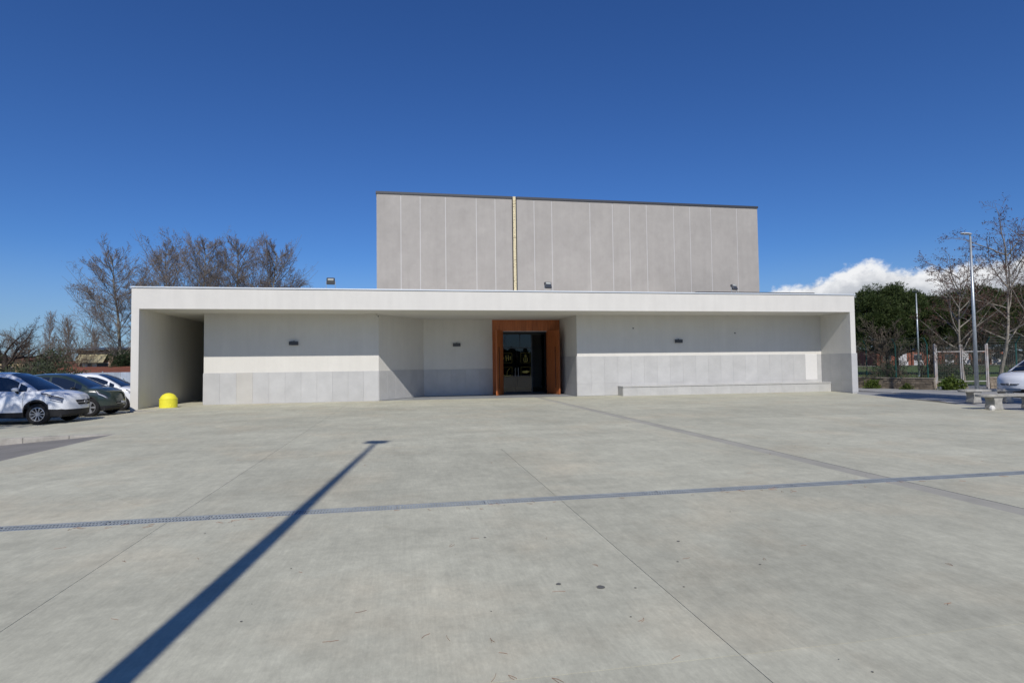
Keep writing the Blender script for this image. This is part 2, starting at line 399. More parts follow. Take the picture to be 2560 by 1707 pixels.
slab([(-10.6, YW_ + .01), (-8.6, YW_ + .01), (-8.6, 40), (-10.6, 40)])
for c, d in [(DR1, 11.1), (11.1, 15.2), (15.2, 19.4), (19.4, 23.6), (23.6, YW_ + .01)]:
    slab([(X_STRIP1, c), (edge_right(c), c), (edge_right(d), d), (X_STRIP1, d)])
# smooth paver strip between bay rows, in 2 m lengths
ms = mat('strip_concrete', (.37, .355, .30), .75, .3, var=.1, vscale=2, bump=.2, bscale=60, objvar=.05)
y = -9.5
while y < 27.9:
    y1 = min(y + 2.0, 27.98)
    for (p, q) in ([(y, y1)] if not (y < DR1 and y1 > DR0) else [(y, DR0), (DR1, y1)]):
        if q - p > .05: MB().box(X_STRIP0 + .004, X_STRIP1 - .004, p + .003, q - .003, -.1, -.003).build('paving_strip', ms, plaza)
    y = y1
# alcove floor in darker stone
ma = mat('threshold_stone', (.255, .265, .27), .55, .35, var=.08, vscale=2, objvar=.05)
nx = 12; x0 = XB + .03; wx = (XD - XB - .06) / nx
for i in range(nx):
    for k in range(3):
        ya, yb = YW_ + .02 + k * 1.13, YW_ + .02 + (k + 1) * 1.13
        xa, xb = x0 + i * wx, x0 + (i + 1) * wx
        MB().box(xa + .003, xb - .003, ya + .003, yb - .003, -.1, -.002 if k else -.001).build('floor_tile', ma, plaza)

# trench drain with galvanised grates
dr = empty('trench_drain', (0, DR0, 0)); tag(dr, 'long galvanised steel trench drain crossing the concrete plaza', 'drain')
xw = 15.9
MB().box(-20, xw, .012, DR1 - DR0 - .012, -.16, -.10).build('channel', mat('drain_channel', (.05, .052, .055), .9), dr)
MB().box(-7.1, xw, .0, .012, -.16, .001).build('edge_rail', M_GALV, dr); MB().box(-7.1, xw, DR1 - DR0 - .012, DR1 - DR0, -.16, .001).build('edge_rail', M_GALV, dr)
gm = MB(); Lg = 1.0; wv = DR1 - DR0
gm.box(.004, .022, .016, wv - .016, -.03, 0); gm.box(Lg - .022, Lg - .004, .016, wv - .016, -.03, 0)
for yy in (.016, wv * .5 - .004, wv - .03): gm.box(.022, Lg - .022, yy, yy + .014, -.03, 0)
x = .045
while x < Lg - .03: gm.box(x, x + .021, .03, wv - .03, -.028, -.002); x += .0335
gr0 = gm.build('grate', M_GRATE, dr); gr0.location = (-7.1, 0, 0)
for i in range(1, 23): inst(gr0.data, 'grate', (-7.1 + i * 1.0, 0, 0), parent=dr)

# left: sunk asphalt with tapering kerb, car park apron beyond
def z_apron(x): return -.003 - .067 * min(1, max(0, (-8.6 - x) / 2.4))
def z_asph(x): return -.004 - .26 * min(1, max(0, (XE - x) / 3.6))
a = MB(); cols = [XE, -8, -9, -10, -10.72, -14, -60]
a.add([(x, y, z_asph(x)) for x in cols for y in (-60, 16.10)], [(2 * i, 2 * i + 1, 2 * i + 3, 2 * i + 2) for i in range(len(cols) - 1)])
struct(a.build('asphalt_lane', M_ASPH))
ap = MB(); cols = [XE, -8.6, -9.8, -11.0, -14, -60]
ap.add([(x, y, z_apron(x)) for x in cols for y in (16.22, 25.2, 45.5)], [(3 * i + k, 3 * i + k + 1, 3 * i + k + 4, 3 * i + k + 3) for i in range(len(cols) - 1) for k in (0, 1) if not (cols[i + 1] > -10.75 and k)])
struct(ap.build('car_park', M_CONC))
kb = struct(MB().prism([(XE, 16.11), (XE, 16.21), (-40, 16.21), (-40, 16.11)], -.5, -.43).build('kerb', M_KERB))
x = XE
while x > -30:
    x1 = x - 1.0
    MB().prism([(x - .004, 16.10), (x - .004, 16.22), (x1 + .004, 16.22), (x1 + .004, 16.10)], -.42, lambda p: z_apron(p[0]) + .004).build('kerb_stone', M_KERB, kb, bevel=.012)
    x = x1
# right: road, kerb, verge
rd = struct(MB().add([(14, -60, -.05), (60, -60, -.05), (60, 34, -.05), (30, 60, -.05), (21, 60, -.05), (21, 20, -.05), (14, 8, -.05)], [(0, 1, 2, 3, 4, 5, 6)]).build('road', M_ASPHR))
kr = struct(MB().box(23.70, 23.82, -20, 60, -.2, -.046).build('kerb', M_KERB))
mk = mat('pale_kerb', (.50, .49, .46), .85, .2, var=.12, vscale=5)
y = 12
while y < 40:
    MB().box(23.69, 23.84, y + .004, y + .996, -.1, .03).build('kerb_stone', mk, kr, bevel=.012); y += 1
gs = MB(); gs.add([(x, y, -.035) for x, y in [(33, 31), (140, 25), (150, 140), (24.5, 120), (26.2, 36)]], [(0, 1, 2, 3, 4)])
struct(gs.build('playing_field', mat('field_grass', (.075, .105, .035), .95, .1, var=.35, vscale=.6, detail=9)))

# ------------------------------------------------------------------ the building
bld = empty('church_hall', (0, 0, 0)); tag(bld, 'low white flat-roofed hall with portico and tall grey windowless block behind', 'building')
YB = 41.0
MB().box(XL, XR, Y0, YB, ZS, ZT - .075).build('roof_slab', M_WHITE, bld, bevel=.012)
cop = MB(); ov = .035
cop.box(XL - ov, XR + ov, Y0 - ov, Y0 + .35, ZT - .06, ZT); cop.box(XL - ov, XL + .32, Y0 + .35, YB, ZT - .06, ZT); cop.box(XR - .32, XR + ov, Y0 + .35, YB, ZT - .06, ZT)
cp = cop.build('coping', M_COPING, bld, bevel=.006)
MB().box(XL + .01, XR - .01, Y0 + .01, Y0 + .3, ZT - .076, ZT - .058).build('coping_shadow_line', M_DARKTRIM, cp)  # dark strip stands in for the shadow line under the coping
MB().box(XL, XL + PL, Y0 + .002, YB, -.5, ZS + .02).build('end_wall', M_WHITE, bld, bevel=.012)
rw = MB().box(XR - PR, XR, Y0 + .002, YB, -.3, ZS + .02).build('end_wall', M_WHITE, bld, bevel=.012)
MB().box(XL + PL - .02, XA + .3, 38.2, 38.5, -.1, ZS + .02).build('passage_end_wall', M_WHITE, bld)
PG = .0014; PT = .028


def wall(p0, p1, name='wall', th=.3):
    """upright wall between two ground points, its face on the line p0-p1 (left to right as seen from outside)"""
    d = (Vector(p1) - Vector(p0)).normalized(); n = Vector((-d.y, d.x))
    q = [Vector(p0), Vector(p1), Vector(p1) + n * th, Vector(p0) + n * th]
    return MB().prism([tuple(v) for v in q], -.2, ZS + .01).build(name, M_WHITE, bld)


def panels(parent, p0, p1, rows, widths, special=None, skip=None, m=M_STONE):
    """stone cladding: each panel its own mesh, 28 mm proud of the wall"""
    p0, p1 = Vector(p0), Vector(p1); L = (p1 - p0).length; d = (p1 - p0).normalized(); nrm = Vector((d.y, -d.x)); ang = math.atan2(d.y, d.x)
    t = 0
    for i, wd in enumerate(widths):
        for k, (z0, z1) in enumerate(rows):
            if skip and skip(i, k): continue
            mm = special(i, k) if special else None
            o = MB().box(PG, wd - PG, -PT, .012, z0 + PG, z1 - PG).build('stone_panel', mm or m, parent, bevel=.003, segs=1)
            pp = p0 + d * t; o.location = (pp.x, pp.y, 0); o.rotation_euler = (0, 0, ang)
            if mm is M_STONEB: o['label'] = 'discoloured beige stone panel'
        t += wd


def split(L, n): return [L / n] * n


wl = wall((XA, YW_), (XB, YW_), 'wall'); panels(wl, (XA - .02, YW_), (XB, YW_), [(0.012, 1.40)], split(XB - XA + .02, 11), lambda i, k: M_STONEB if i == 2 else None)
ws_ = wall((XB, YW_), (XC, YD), 'splayed_wall'); panels(ws_, (XB, YW_), (XC, YD), [(0.012, 1.40)], split(math.hypot(XC - XB, YD - YW_), 6))
XF1, XF2 = 4.6426, 8.3876
wa = wall((XC, YD), (XF1, YD), 'wall'); panels(wa, (XC, YD), (XF1, YD), [(0.012, 1.395)], split(XF1 - XC, 5))
wsd = wall((XD + .001, YD + .6), (XD + .001, YW_ + .303), 'return_wall'); panels(wsd, (XD, YD + .0), (XD, YW_), [(0.012, .615), (.615, 1.98)], split(YD - YW_, 5))
wr = wall((XD, YW_ + .001), (XR - PR + .01, YW_ + .001), 'wall')
LR = XR - PR - XD; nP = 19; wdt = [LR / (nP + .4)] * nP + [LR / (nP + .4) * .4]


def sp(i, k): return M_MARBLE if (i == 18 and k == 1) else None


panels(wr, (XD, YW_), (XR - PR, YW_), [(0.012, .615), (.615, 1.98)], wdt, sp)
for o in wr.children:
    if o.data.materials[0] is M_MARBLE: o.name = 'marble_plaque'; o['label'] = 'white veined marble plaque'
# cladding of the right end wall: inner face and front end
panels(rw, (XR - PR, YW_), (XR - PR, Y0 - .0), [(0.012, .615), (.615, 1.98)], split(YW_ - Y0, 3))
panels(rw, (XR - PR - PT, Y0), (XR + PT, Y0), [(0.0, 1.98)], [PR + 2 * PT])
panels(rw, (XR, Y0), (XR, Y0 + 8), [(0.0, .615), (.615, 1.98)], split(8, 11))
# side wall of the passage and closing walls behind the alcove
wp = MB().box(XA, XA + .3, YW_ + .3, 38.2, -.2, ZS + .01).build('passage_wall', M_WHITE, bld)
MB().box(XA - .0, XB + .0, YW_ - .05, YW_ + .01, -.1, .011).build('skirting', M_JOINT, bld)
MB().box(XD, XR - PR, YB - .3, YB, -.2, ZS).build('rear_wall', M_WHITE, bld); MB().box(XA, XD, YB - .3, YB, -.2, ZS).build('rear_wall', M_WHITE, bld)
# vestibule behind the door; near-black walls and floor paint in its unlit gloom
md = mat('interior_shade', (.06, .058, .056), .8)
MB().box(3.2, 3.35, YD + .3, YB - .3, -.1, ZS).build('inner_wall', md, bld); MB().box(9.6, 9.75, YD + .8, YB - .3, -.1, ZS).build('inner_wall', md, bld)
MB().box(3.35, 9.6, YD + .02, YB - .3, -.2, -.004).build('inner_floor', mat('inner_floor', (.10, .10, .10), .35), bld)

# tall block: separate rendered panels with pale joints, dark flashing, gilded strip
BY = 32.0; BX0, BX1 = -1.49, 21.19; BZ = 11.05
MB().box(BX0 + .02, BX1 - .02, BY + .014, BY + 16, ZT - .3, BZ - .02).build('block_core', M_JOINT, bld)
tall = empty('tall_block', (0, 0, 0)); tall.parent = bld
XJ = [BX0, -.2, .84, 2.22, 3.93, 4.99, 5.95]; XJ2 = [6.22, 7.23, 8.26, 10.53, 11.90, 12.95, 14.0, 15.71, 16.75, 18.11, 19.81, BX1]
for L_ in (XJ, XJ2):
    for a_, b_ in zip(L_[:-1], L_[1:]):
        MB().box(a_ + (.022 if a_ != BX0 else 0), b_ - (.022 if b_ not in (BX1, 5.95, 6.22) else 0), BY, BY + .02, ZT - .25, BZ - .02).build('rendered_panel', M_GREYR, bld)
MB().box(BX0, BX0 + .02, BY + .021, BY + 16, ZT - .25, BZ - .02).build('side_panel', M_GREYR, bld); MB().box(BX1 - .02, BX1, BY + .021, BY + 16, ZT - .25, BZ - .02).build('side_panel', M_GREYR, bld)
bpy.data.objects.remove(tall)
for a_, b_ in ((BX0 - .04, 5.95), (6.22, BX1 + .04)):
    MB().box(a_, b_, BY - .05, BY + .1, BZ - .10, BZ + .02).build('roof_flashing', M_DARKTRIM, bld)
MB().box(BX0 - .04, BX1 + .04, BY + .101, BY + 16.05, BZ - .10, BZ + .02).build('block_roof', M_DARKTRIM, bld)
for a_, b_ in ((5.95, 6.005), (6.165, 6.22)): MB().box(a_, b_, BY - .03, BY + .012, ZT - .25, BZ).build('strip_edge', M_BLACK, bld)
mg = mat('gilded_mosaic', (.62, .54, .34), .45, .4, var=.12, vscale=6, metal=.0, objvar=.08)
gp = MB().box(6.006, 6.164, BY - .012, BY + .010, ZT - .25, BZ + .03).build('gilded_strip', mg, bld)
rng = random.Random(4); st_ = MB(); z = ZT
stud = mat('dark_stud', (.12, .09, .05), .5)
while z < BZ - .1:
    for xx in (6.035, 6.085, 6.135):
        if rng.random() < .55:
            r_ = .009 + rng.random() * .010; zz = z + rng.uniform(-.04, .04); st_.box(xx - r_, xx + r_, BY - .018, BY - .011, zz - r_, zz + r_)
    z += .15
st_.build('mosaic_studs', stud, gp)
# dark roof light lying on the low roof
rl = empty('roof_light', (15.5, 29.0, ZT - .075)); rl.parent = bld
MB().box(0, 7.0, 0, 3.0, 0, .46).build('upstand', M_LAMPG, rl); MB().box(-.06, 7.06, -.06, 3.06, .461, .53).build('roof_light_lid', M_DARKTRIM, rl)

# ------------------------------------------------------------------ entrance door
dh = MB().box(XF1, XF2 + .02, YD - .012, YD + .25, 3.43, ZS + .005).build('door_header', M_WOOD, bld)
nbd = 12; wbd = (XF2 + .02 - XF1) / nbd
for i in range(nbd): MB().box(XF1 + i * wbd + .002, XF1 + (i + 1) * wbd - .002, YD - .03, YD - .0125, 3.431, ZS + .004).build('board', M_WOOD, dh)
ent = MB().box(XF1, 5.19, YD - .029, YD + .25, 0, 3.429).build('door_jamb', M_WOOD, bld)
MB().box(7.70, XF2 + .02, YD - .029, YD + .25, 0, 3.429).build('door_jamb', M_WOOD, bld)
MB().box(5.19, 7.70, YD - .034, YD - .02, 3.405, 3.430).build('frame_trim', M_GALV, bld)


def door_leaf(hx, ang, side):
    """wooden leaf hinged at (hx, YD-.03), opened outwards; a long black pull on its face"""
    o = empty('door_leaf', (hx, YD - .035, 0), ang); o.parent = bld
    for k in range(2):
        MB().box(.003, 1.245, -.032 + k * .034, .0 + k * .034, .012, 3.44).build('leaf_board', M_WOOD, o, bevel=.004)
    h = MB(); sy = side; yb = .036 if sy > 0 else -.034
    h.tube([(.96, yb + sy * .05, .35), (.96, yb + sy * .05, 2.55)], .014); h.tube([(.96, yb, .55), (.96, yb + sy * .05, .55)], .011); h.tube([(.96, yb, 2.35), (.96, yb + sy * .05, 2.35)], .011)
    h.build('pull_handle', M_BLACK, o, smooth=True)
    return o


door_leaf(5.20, R(-115), 1)
door_leaf(7.69, R(-73), -1)
# glazed inner doors with gold emblems
YG = 32.35
gd = empty('glazed_screen', (0, YG, 0)); gd.parent = bld
fr = mat('dark_frame', (.02, .021, .024), .4, .5)
fm = MB()
for xx in (4.70, 5.36, 6.13, 6.145 + .05, 6.93, 7.5, 8.3): pass
fm.box(4.3, 8.9, -.03, .03, 3.30, ZS); fm.box(4.3, 8.9, -.03, .03, -.003, .05)
for xx in (4.5, 5.27, 7.02, 7.80): fm.box(xx, xx + .06, -.028, .028, .05, 3.30)
fm.box(4.56, 7.02, -.029, .029, 2.52, 2.58)
fm.box(5.52, 5.545, -.02, .02, 2.58, 3.30); fm.box(6.36, 6.385, -.02, .02, 2.58, 3.30)
fm.build('screen_frame', fr, gd)
MB().box(5.33, 7.02, -.006, .006, 2.58, 3.30).build('transom_pane', M_GLASS, gd)


def emblem_leaf(x0, x1, cx):
    o = MB().box(x0, x1, -.006, .006, .05, 2.52).build('glass_leaf', M_GLASS, gd)
    for zz in ((1.72, 2.25), (.93, 1.46)):
        e = .27; zc = (zz[0] + zz[1]) / 2
        MB().ribbon([(cx - e, zc - e), (cx + e, zc - e), (cx + e, zc + e), (cx - e, zc + e), (cx - e, zc - e)], .007, -.012).build('emblem_border', M_GOLD, o)
    MB().tube([(x1 - .08 if x1 < 6.2 else x0 + .08, -.05, .95), (x1 - .08 if x1 < 6.2 else x0 + .08, -.05, 1.45)], .012).build('door_pull', M_GALV, o)
    return o


gl = emblem_leaf(5.33, 6.165, 5.64); grt = emblem_leaf(6.175, 7.02, 6.69)
hs = MB(); zc = 1.985; cx = 5.64
hs.ribbon([(cx - .2, zc - .06), (cx - .2, zc + .05)], .028, -.012); hs.ribbon([(cx - .06, zc - .17), (cx - .075, zc + .15)], .032, -.012); hs.ribbon([(cx + .07, zc - .14), (cx + .06, zc + .16)], .032, -.012); hs.ribbon([(cx - .06, zc - .02), (cx + .07, zc + .01)], .026, -.012)
hs.ribbon([(cx + .215, zc + .05), (cx + .18, zc + .08), (cx + .15, zc + .04), (cx + .17, zc), (cx + .205, zc - .04), (cx + .18, zc - .09), (cx + .14, zc - .06)], .022, -.012)
hs.build('gold_letters', M_GOLD, gl)
bt = MB(); zc = 1.195
bt.ribbon([(cx - .22, zc - .17), (cx - .1, zc - .205), (cx + .08, zc - .205), (cx + .2, zc - .17)], .035, -.012); bt.ribbon([(cx - .03, zc - .19), (cx - .01, zc + .02), (cx + .06, zc + .14), (cx + .15, zc + .19)], .018, -.012)
bt.build('gold_boat', M_GOLD, gl)
an = MB(); cx = 6.69; zc = 1.985; cir = lambda x, z, r, a0, a1, n=14: [(x + r * math.cos(R(a0 + (a1 - a0) * i / n)), z + r * math.sin(R(a0 + (a1 - a0) * i / n))) for i in range(n + 1)]
an.ribbon(cir(cx, zc - .06, .115, 0, 360, 20), .014, -.012); an.ribbon([(cx, zc - .18), (cx, zc + .2)], .009, -.012); an.ribbon(cir(cx, zc - .08, .14, 200, 340), .018, -.012); an.ribbon([(cx - .09, zc + .12), (cx + .09, zc + .12)], .009, -.012)
an.ribbon([(cx - .06, zc + .06), (cx + .05, zc + .17)], .009, -.012); an.ribbon([(cx + .06, zc + .06), (cx - .05, zc + .17)], .009, -.012); an.ribbon([(cx - .11, zc - .06), (cx + .11, zc - .06)], .012, -.012)
an.build('gold_anchor', M_GOLD, grt)
fi = MB(); zc = 1.195; top_ = [(-.2, .03), (-.12, .05), (-.05, .055), (.02, .06), (.07, .09), (.11, .05), (.16, .035), (.22, .06)]; bot_ = [(.20, .0), (.16, -.03), (.1, -.05), (.06, -.09), (.02, -.06), (-.06, -.06), (-.13, -.05), (-.2, -.02)]
pts = [(cx + a_, -.012, zc + b_) for a_, b_ in top_ + bot_]; fi.add(pts + [(p[0], -.008, p[2]) for p in pts], [tuple(range(16)), tuple(range(31, 15, -1))] + [(i, (i + 1) % 16, 16 + (i + 1) % 16, 16 + i) for i in range(16)])
fi.build('gold_fish', M_GOLD, grt)

# ------------------------------------------------------------------ fixtures on the building
def wall_lamp(x, y, z, label):
    t = empty('wall_lamp', (x, y, z - .09)); tag(t, label, 'wall lamp', 'wall lamps under the portico')
    MB().box(-.2, .2, -.12, -.028, 0, .17).build('housing', M_LAMPG, t, bevel=.012)
    MB().box(-.07, .07, -.03, .0, .03, .15).build('mounting_plate', M_LAMPG, t)
    MB().box(-.18, .18, -.11, -.04, -.006, .001).build('lens', mat('frosted_lens', (.5, .5, .48), .4), t)
    MB().tube([(.01, -.03, .17), (.01, -.03, .21)], .018).build('cable_gland', M_BLACK, t)
    return t


wall_lamp(-5.01, YW_, 2.71, 'charcoal wall lamp on the left-hand bay of the portico')
wall_lamp(2.71, YD, 2.71, 'charcoal wall lamp on the recessed wall left of the wooden door')
wall_lamp(13.84, YW_, 2.71, 'charcoal wall lamp on the right-hand bay above the stone bench')
cc = empty('security_camera', (XB - .06, 27.55, ZS)); tag(cc, 'small white security camera under the soffit near the splayed wall', 'camera')
MB().lathe([(0.001, 0), (.06, 0), (.06, -.03), (.03, -.045), (.001, -.045)], 16).build('base', M_WHITE, cc)
MB().tube([(0, 0, -.03), (.03, -.05, -.09)], .018).build('neck', M_WHITE, cc); MB().tube([(-.02, -.0, -.075), (.07, -.13, -.14)], .045, 12).build('housing', M_WHITE, cc)
MB().tube([(.0701, -.1301, -.1401), (.075, -.137, -.144)], .03, 12).build('lens', M_BLACK, cc)
cd = MB(); cd.box(XB - .62, XB - .1, 27.6, 27.62, ZS - .028, ZS + .0); tag(cd.build('cable_duct', M_WHITE), 'thin white cable duct on the soffit beside the security camera', 'duct')
for x_, z_, y_ in ((XD + (1445 - 1441) * .02 + 2.9, 3.38, YW_), (17.05, 3.12, YW_)):
    tag(MB().lathe([(.001, -.02), (.035, -.02), (.035, .0)], 12, (0, 0, 0), 'y').build('wall_socket', M_LAMPG), 'small dark round cover on the right bay wall, ' + ('upper left of its lamp' if x_ < 13 else 'right of its lamp'), 'socket', 'round covers on the right bay')
    C.objects[-1].location = (x_, y_, z_)


def floodlight(x, z, tilt, rz, label):
    t = empty('floodlight', (x, 26.45, ZT), rz); tag(t, label, 'floodlight', 'floodlights on the parapet')
    MB().box(-.1, .1, -.06, .06, 0, .02).build('base_plate', M_GALV, t)
    st = MB(); st.tube([(-.19, 0, z - ZT), (-.19, 0, .06), (-.1, 0, .015), (.1, 0, .015), (.19, 0, .06), (.19, 0, z - ZT)], .011, 6); st.build('bracket', M_GALV, t)
    hd = empty('lamp_head', (0, 0, z - ZT)); hd.parent = t; hd.rotation_euler = (tilt, 0, 0)
    MB().box(-.175, .175, -.06, .06, -.15, .15).build('casing', M_LAMPG, hd, bevel=.035, segs=3)
    MB().box(-.145, .145, -.066, -.058, -.125, .02).build('glass', mat('flood_glass', (.06, .065, .07), .08, .7), hd)
    MB().box(-.12, .12, -.069, -.0661, .035, .115).build('reflector', mat('flood_reflector', (.45, .46, .42), .25, .6), hd)
    return t


floodlight(-3.20, 5.36, R(12), R(4), 'roof floodlight standing against open sky on the left of the parapet')
floodlight(6.59, 5.30, R(-14), R(16), 'roof floodlight on the parapet above the wooden door')
floodlight(16.12, 5.32, R(-26), R(22), 'roof floodlight on the parapet in front of the dark roof light')

# stone bench built along the right bay
bn = empty('stone_bench', (10.5, 27.26, 0)); tag(bn, 'long low grey stone bench along the right bay wall of the portico', 'bench')
BL = XR - PR - 10.5 - PT - .004; bd = YW_ - 27.26 - PT
MB().box(.04, BL - .02, .06, bd, 0, .43).build('bench_core', M_KERB, bn)
nb = 16
for i in range(nb): MB().box(.03 + i * (BL - .04) / nb + .002, .03 + (i + 1) * (BL - .04) / nb - .002, .035, .059, .0, .428).build('face_panel', M_BENCHP, bn)
MB().box(.012, .039, .06, bd, 0, .428).build('end_panel', M_BENCHP, bn)
for i in range(8): MB().box(i * BL / 8 + .002, (i + 1) * BL / 8 - .002, 0, bd, .431, .478).build('seat_slab', M_BENCHP, bn, bevel=.006)

# yellow bollard
bo = empty('concrete_bollard', (-9.74, 26.62, 0)); tag(bo, 'yellow painted domed concrete bollard in the left passage mouth', 'bollard')
MB().lathe([(.001, 0), (.335, 0), (.335, .345), (.345, .35), (.345, .375), (.30, .385)], 40).build('base_drum', M_YEL, bo, smooth=True, bevel=.006)
MB().lathe([(.305, .384), (.295, .43), (.265, .48), (.22, .53), (.15, .575), (.075, .60), (.001, .607)], 40).build('dome', M_YEL, bo, smooth=True)
MB().lathe([(.001, -.006), (.03, -.006), (.03, .0)], 12, (.18, -.282, .10), 'y').build('fixing_cap', M_YEL, bo)


# ------------------------------------------------------------------ cars
def ip(x, tab):
    return float(np.interp(x, [p[0] for p in tab], [p[1] for p in tab]))


def make_car(name, label, loc, rz, S):
    """S: L, W, belt (x->z), roof (x->z), wheels (xr, xf, r), arch radius, cowl/rear glass stations"""
    root = empty(name, loc, rz); tag(root, label, 'van' if 'van' in name else 'car', S.get('group'))
    hl = S['L'] / 2; W = S['W'] / 2; xr, xf, wr = S['wheels']; ra = S['arch']; sill = S['sill']

    def zlow(x):
        z = ip(x, [(-hl, sill + .10), (-hl + .25, sill + .02), (-hl + .5, sill), (hl - .6, sill), (hl - .2, sill + .01), (hl, sill + .06)])
        for xc in (xr, xf):
            if abs(x - xc) < ra: z = max(z, wr + math.sqrt(ra * ra - (x - xc) ** 2))
        return z

    def plan(x): return W * ip(x, [(-hl, .86), (-hl + .15, .93), (-hl + .6, .985), (-hl + 1.2, 1), (hl - 1.2, 1), (hl - .7, .985), (hl - .3, .93), (hl - .1, .85), (hl, .76)])

    def side(x, t):
        z0, z1 = zlow(x), ip(x, S['belt']); z = z0 + (z1 - z0) * t
        zz = (z - sill) / (z1 - sill + 1e-6)
        y = plan(x) * ip(zz, [(0, .945), (.15, .98), (.45, 1.0), (.72, .985), (.88, .955), (1, .885)])
        return y, z

    def warp(p):
        x, y, z = p; k = max(0, min(1, (x - (hl - 1.1)) / 1.1)); k2 = max(0, min(1, (-(hl - .8) - x) / .8))
        return (x - S['bow'] * (y / W) ** 2 * k * k + .10 * (y / W) ** 2 * k2, y, z)
    xs_ = sorted(set([round(-hl + i * S['L'] / 64, 4) for i in range(65)] + [round(c + s * ra * f, 4) for c in (xr, xf) for s in (-1, 1) for f in (.9999, .97, .9, .78, .6, .4, .2, 0)] + S['stations']))
    ts = [0, .1, .2, .32, .45, .58, .7, .8, .88, .94, 1]
    nc = S['clad']
    parts = {'body': MB(), 'cladding': MB()}
    for sgn in (1, -1):
        for i in range(len(xs_) - 1):
            for j in range(len(ts) - 1):
                q = []
                for (xx, t) in ((xs_[i], ts[j]), (xs_[i + 1], ts[j]), (xs_[i + 1], ts[j + 1]), (xs_[i], ts[j + 1])):
                    yy, zz = side(xx, t); q.append(warp((xx, sgn * yy, zz)))
                lo = j < nc
                if xs_[i] > hl - .55: lo = j < nc + 1
                parts['cladding' if lo else 'body'].add(q, [(0, 1, 2, 3)])
    # deck across: bonnet and behind
    ks = [-1, -.85, -.6, -.3, 0, .3, .6, .85, 1]
    for i in range(len(xs_) - 1):
        for k in range(len(ks) - 1):
            q = []
            for (xx, u) in ((xs_[i], ks[k]), (xs_[i + 1], ks[k]), (xs_[i + 1], ks[k + 1]), (xs_[i], ks[k + 1])):
                yy, zz = side(xx, 1); cr = .055 * (1 - abs(u) ** 2.4) * (1 if abs(xx) < hl - .3 else .7)
                q.append(warp((xx, u * yy, zz + cr)))
            parts['body'].add(q, [(0, 1, 2, 3)])
    # nose and tail caps
    for xe, sg in ((hl, 1), (-hl, -1)):
        for j in range(len(ts) - 1):
            for k in range(len(ks) - 1):
                q = []
                for (t, u) in ((ts[j], ks[k]), (ts[j], ks[k + 1]), (ts[j + 1], ks[k + 1]), (ts[j + 1], ks[k])):
                    yy, zz = side(xe, t); bul = .05 * (1 - (2 * t - 1) ** 2) * sg * (1 - u * u)
                    cr = .055 * .7 * (1 - abs(u) ** 2.4) * (1 if t == 1 else 0)
                    x_, y_, z_ = warp((xe, u * yy, zz + cr)); q.append((x_ + bul, y_, z_))
                parts['cladding' if j < nc + (1 if sg > 0 else 0) else 'body'].add(q, [(0, 1, 2, 3)])
    # greenhouse
    gx = [x for x in xs_ if S['glass'][0] <= x <= S['glass'][-1]]
    tg = [0, .08, .5, .84, 1.0]; cow, wst, rst, rbs = S['cowl'], S['ws_top'], S['rear_top'], S['rear_base']

    def gside(x, t):
        y0, z0 = side(x, 1); z1 = max(z0 + .01, ip(x, S['roof'])); z = z0 + (z1 - z0) * t
        return max(.05, y0 * 1.0 - .40 * (z - z0) - (.03 if t == 1 else 0)), z
    glass = {'windscreen': MB(), 'rear_window': MB()}; sidew = {}
    pil = S['pillars']
    for sgn in (1, -1):
        for i in range(len(gx) - 1):
            xm = (gx[i] + gx[i + 1]) / 2
            for j in range(len(tg) - 1):
                q = []
                for (xx, t) in ((gx[i], tg[j]), (gx[i + 1], tg[j]), (gx[i + 1], tg[j + 1]), (gx[i], tg[j + 1])):
                    yy, zz = gside(xx, t); q.append(warp((xx, sgn * yy, zz)))
                tgt = parts['body']
                for n_, (a_, b_) in enumerate(pil):
                    if a_ <= xm <= b_ and 1 <= j <= 2: tgt = sidew.setdefault((sgn, n_), MB())
                tgt.add(q, [(0, 1, 2, 3)])
    roofp = MB() if S.get('roof_mat') else parts['body']
    for i in range(len(gx) - 1):
        xm = (gx[i] + gx[i + 1]) / 2
        for k in range(len(ks) - 1):
            q = []
            for (xx, u) in ((gx[i], ks[k]), (gx[i + 1], ks[k]), (gx[i + 1], ks[k + 1]), (gx[i], ks[k + 1])):
                yy, zz = gside(xx, 1); q.append(warp((xx, u * yy, zz + .045 * (1 - abs(u) ** 2.2))))
            inner = 0 < k < len(ks) - 2
            tgt = roofp
            if xm > wst and inner: tgt = glass['windscreen']
            elif xm > wst: tgt = parts['body']
            elif xm < rst and inner and xm > rbs: tgt = glass['rear_window']
            tgt.add(q, [(0, 1, 2, 3)])

    def fin(mb, nm, m, par):
        o = mb.build(nm, m, par, smooth=True, fix=False)
        bm = bmesh.new(); bm.from_mesh(o.data); bmesh.ops.remove_doubles(bm, verts=bm.verts, dist=.0015); bmesh.ops.recalc_face_normals(bm, faces=bm.faces); bm.to_mesh(o.data); bm.free()
        o.data.polygons.foreach_set('use_smooth', [True] * len(o.data.polygons))
        return o
    body = fin(parts['body'], 'body', S['paint'], root); fin(parts['cladding'], 'cladding', S.get('clad_mat', M_CLAD), root)
    if S.get('roof_mat'): fin(roofp, 'roof', S['roof_mat'], root)
    for k_, mb in glass.items():
        if mb.v: fin(mb, k_, M_CGLASS, root)
    for mb in sidew.values(): fin(mb, 'side_window', M_CGLASS, root)
    # floor pan so no light passes under the cabin, and dark wheel housings
    MB().box(-hl + .25, hl - .25, -W * .82, W * .82, sill - .02, sill + .12).build('underbody', M_CLAD, root)
    for xc in (xr, xf):
        for sgn in (1, -1):
            MB().box(xc - ra * .98, xc + ra * .98, sgn * W * .62 - .02, sgn * W * .62 + .02, sill + .10, wr + ra * .9).build('wheel_housing', M_CLAD, root)

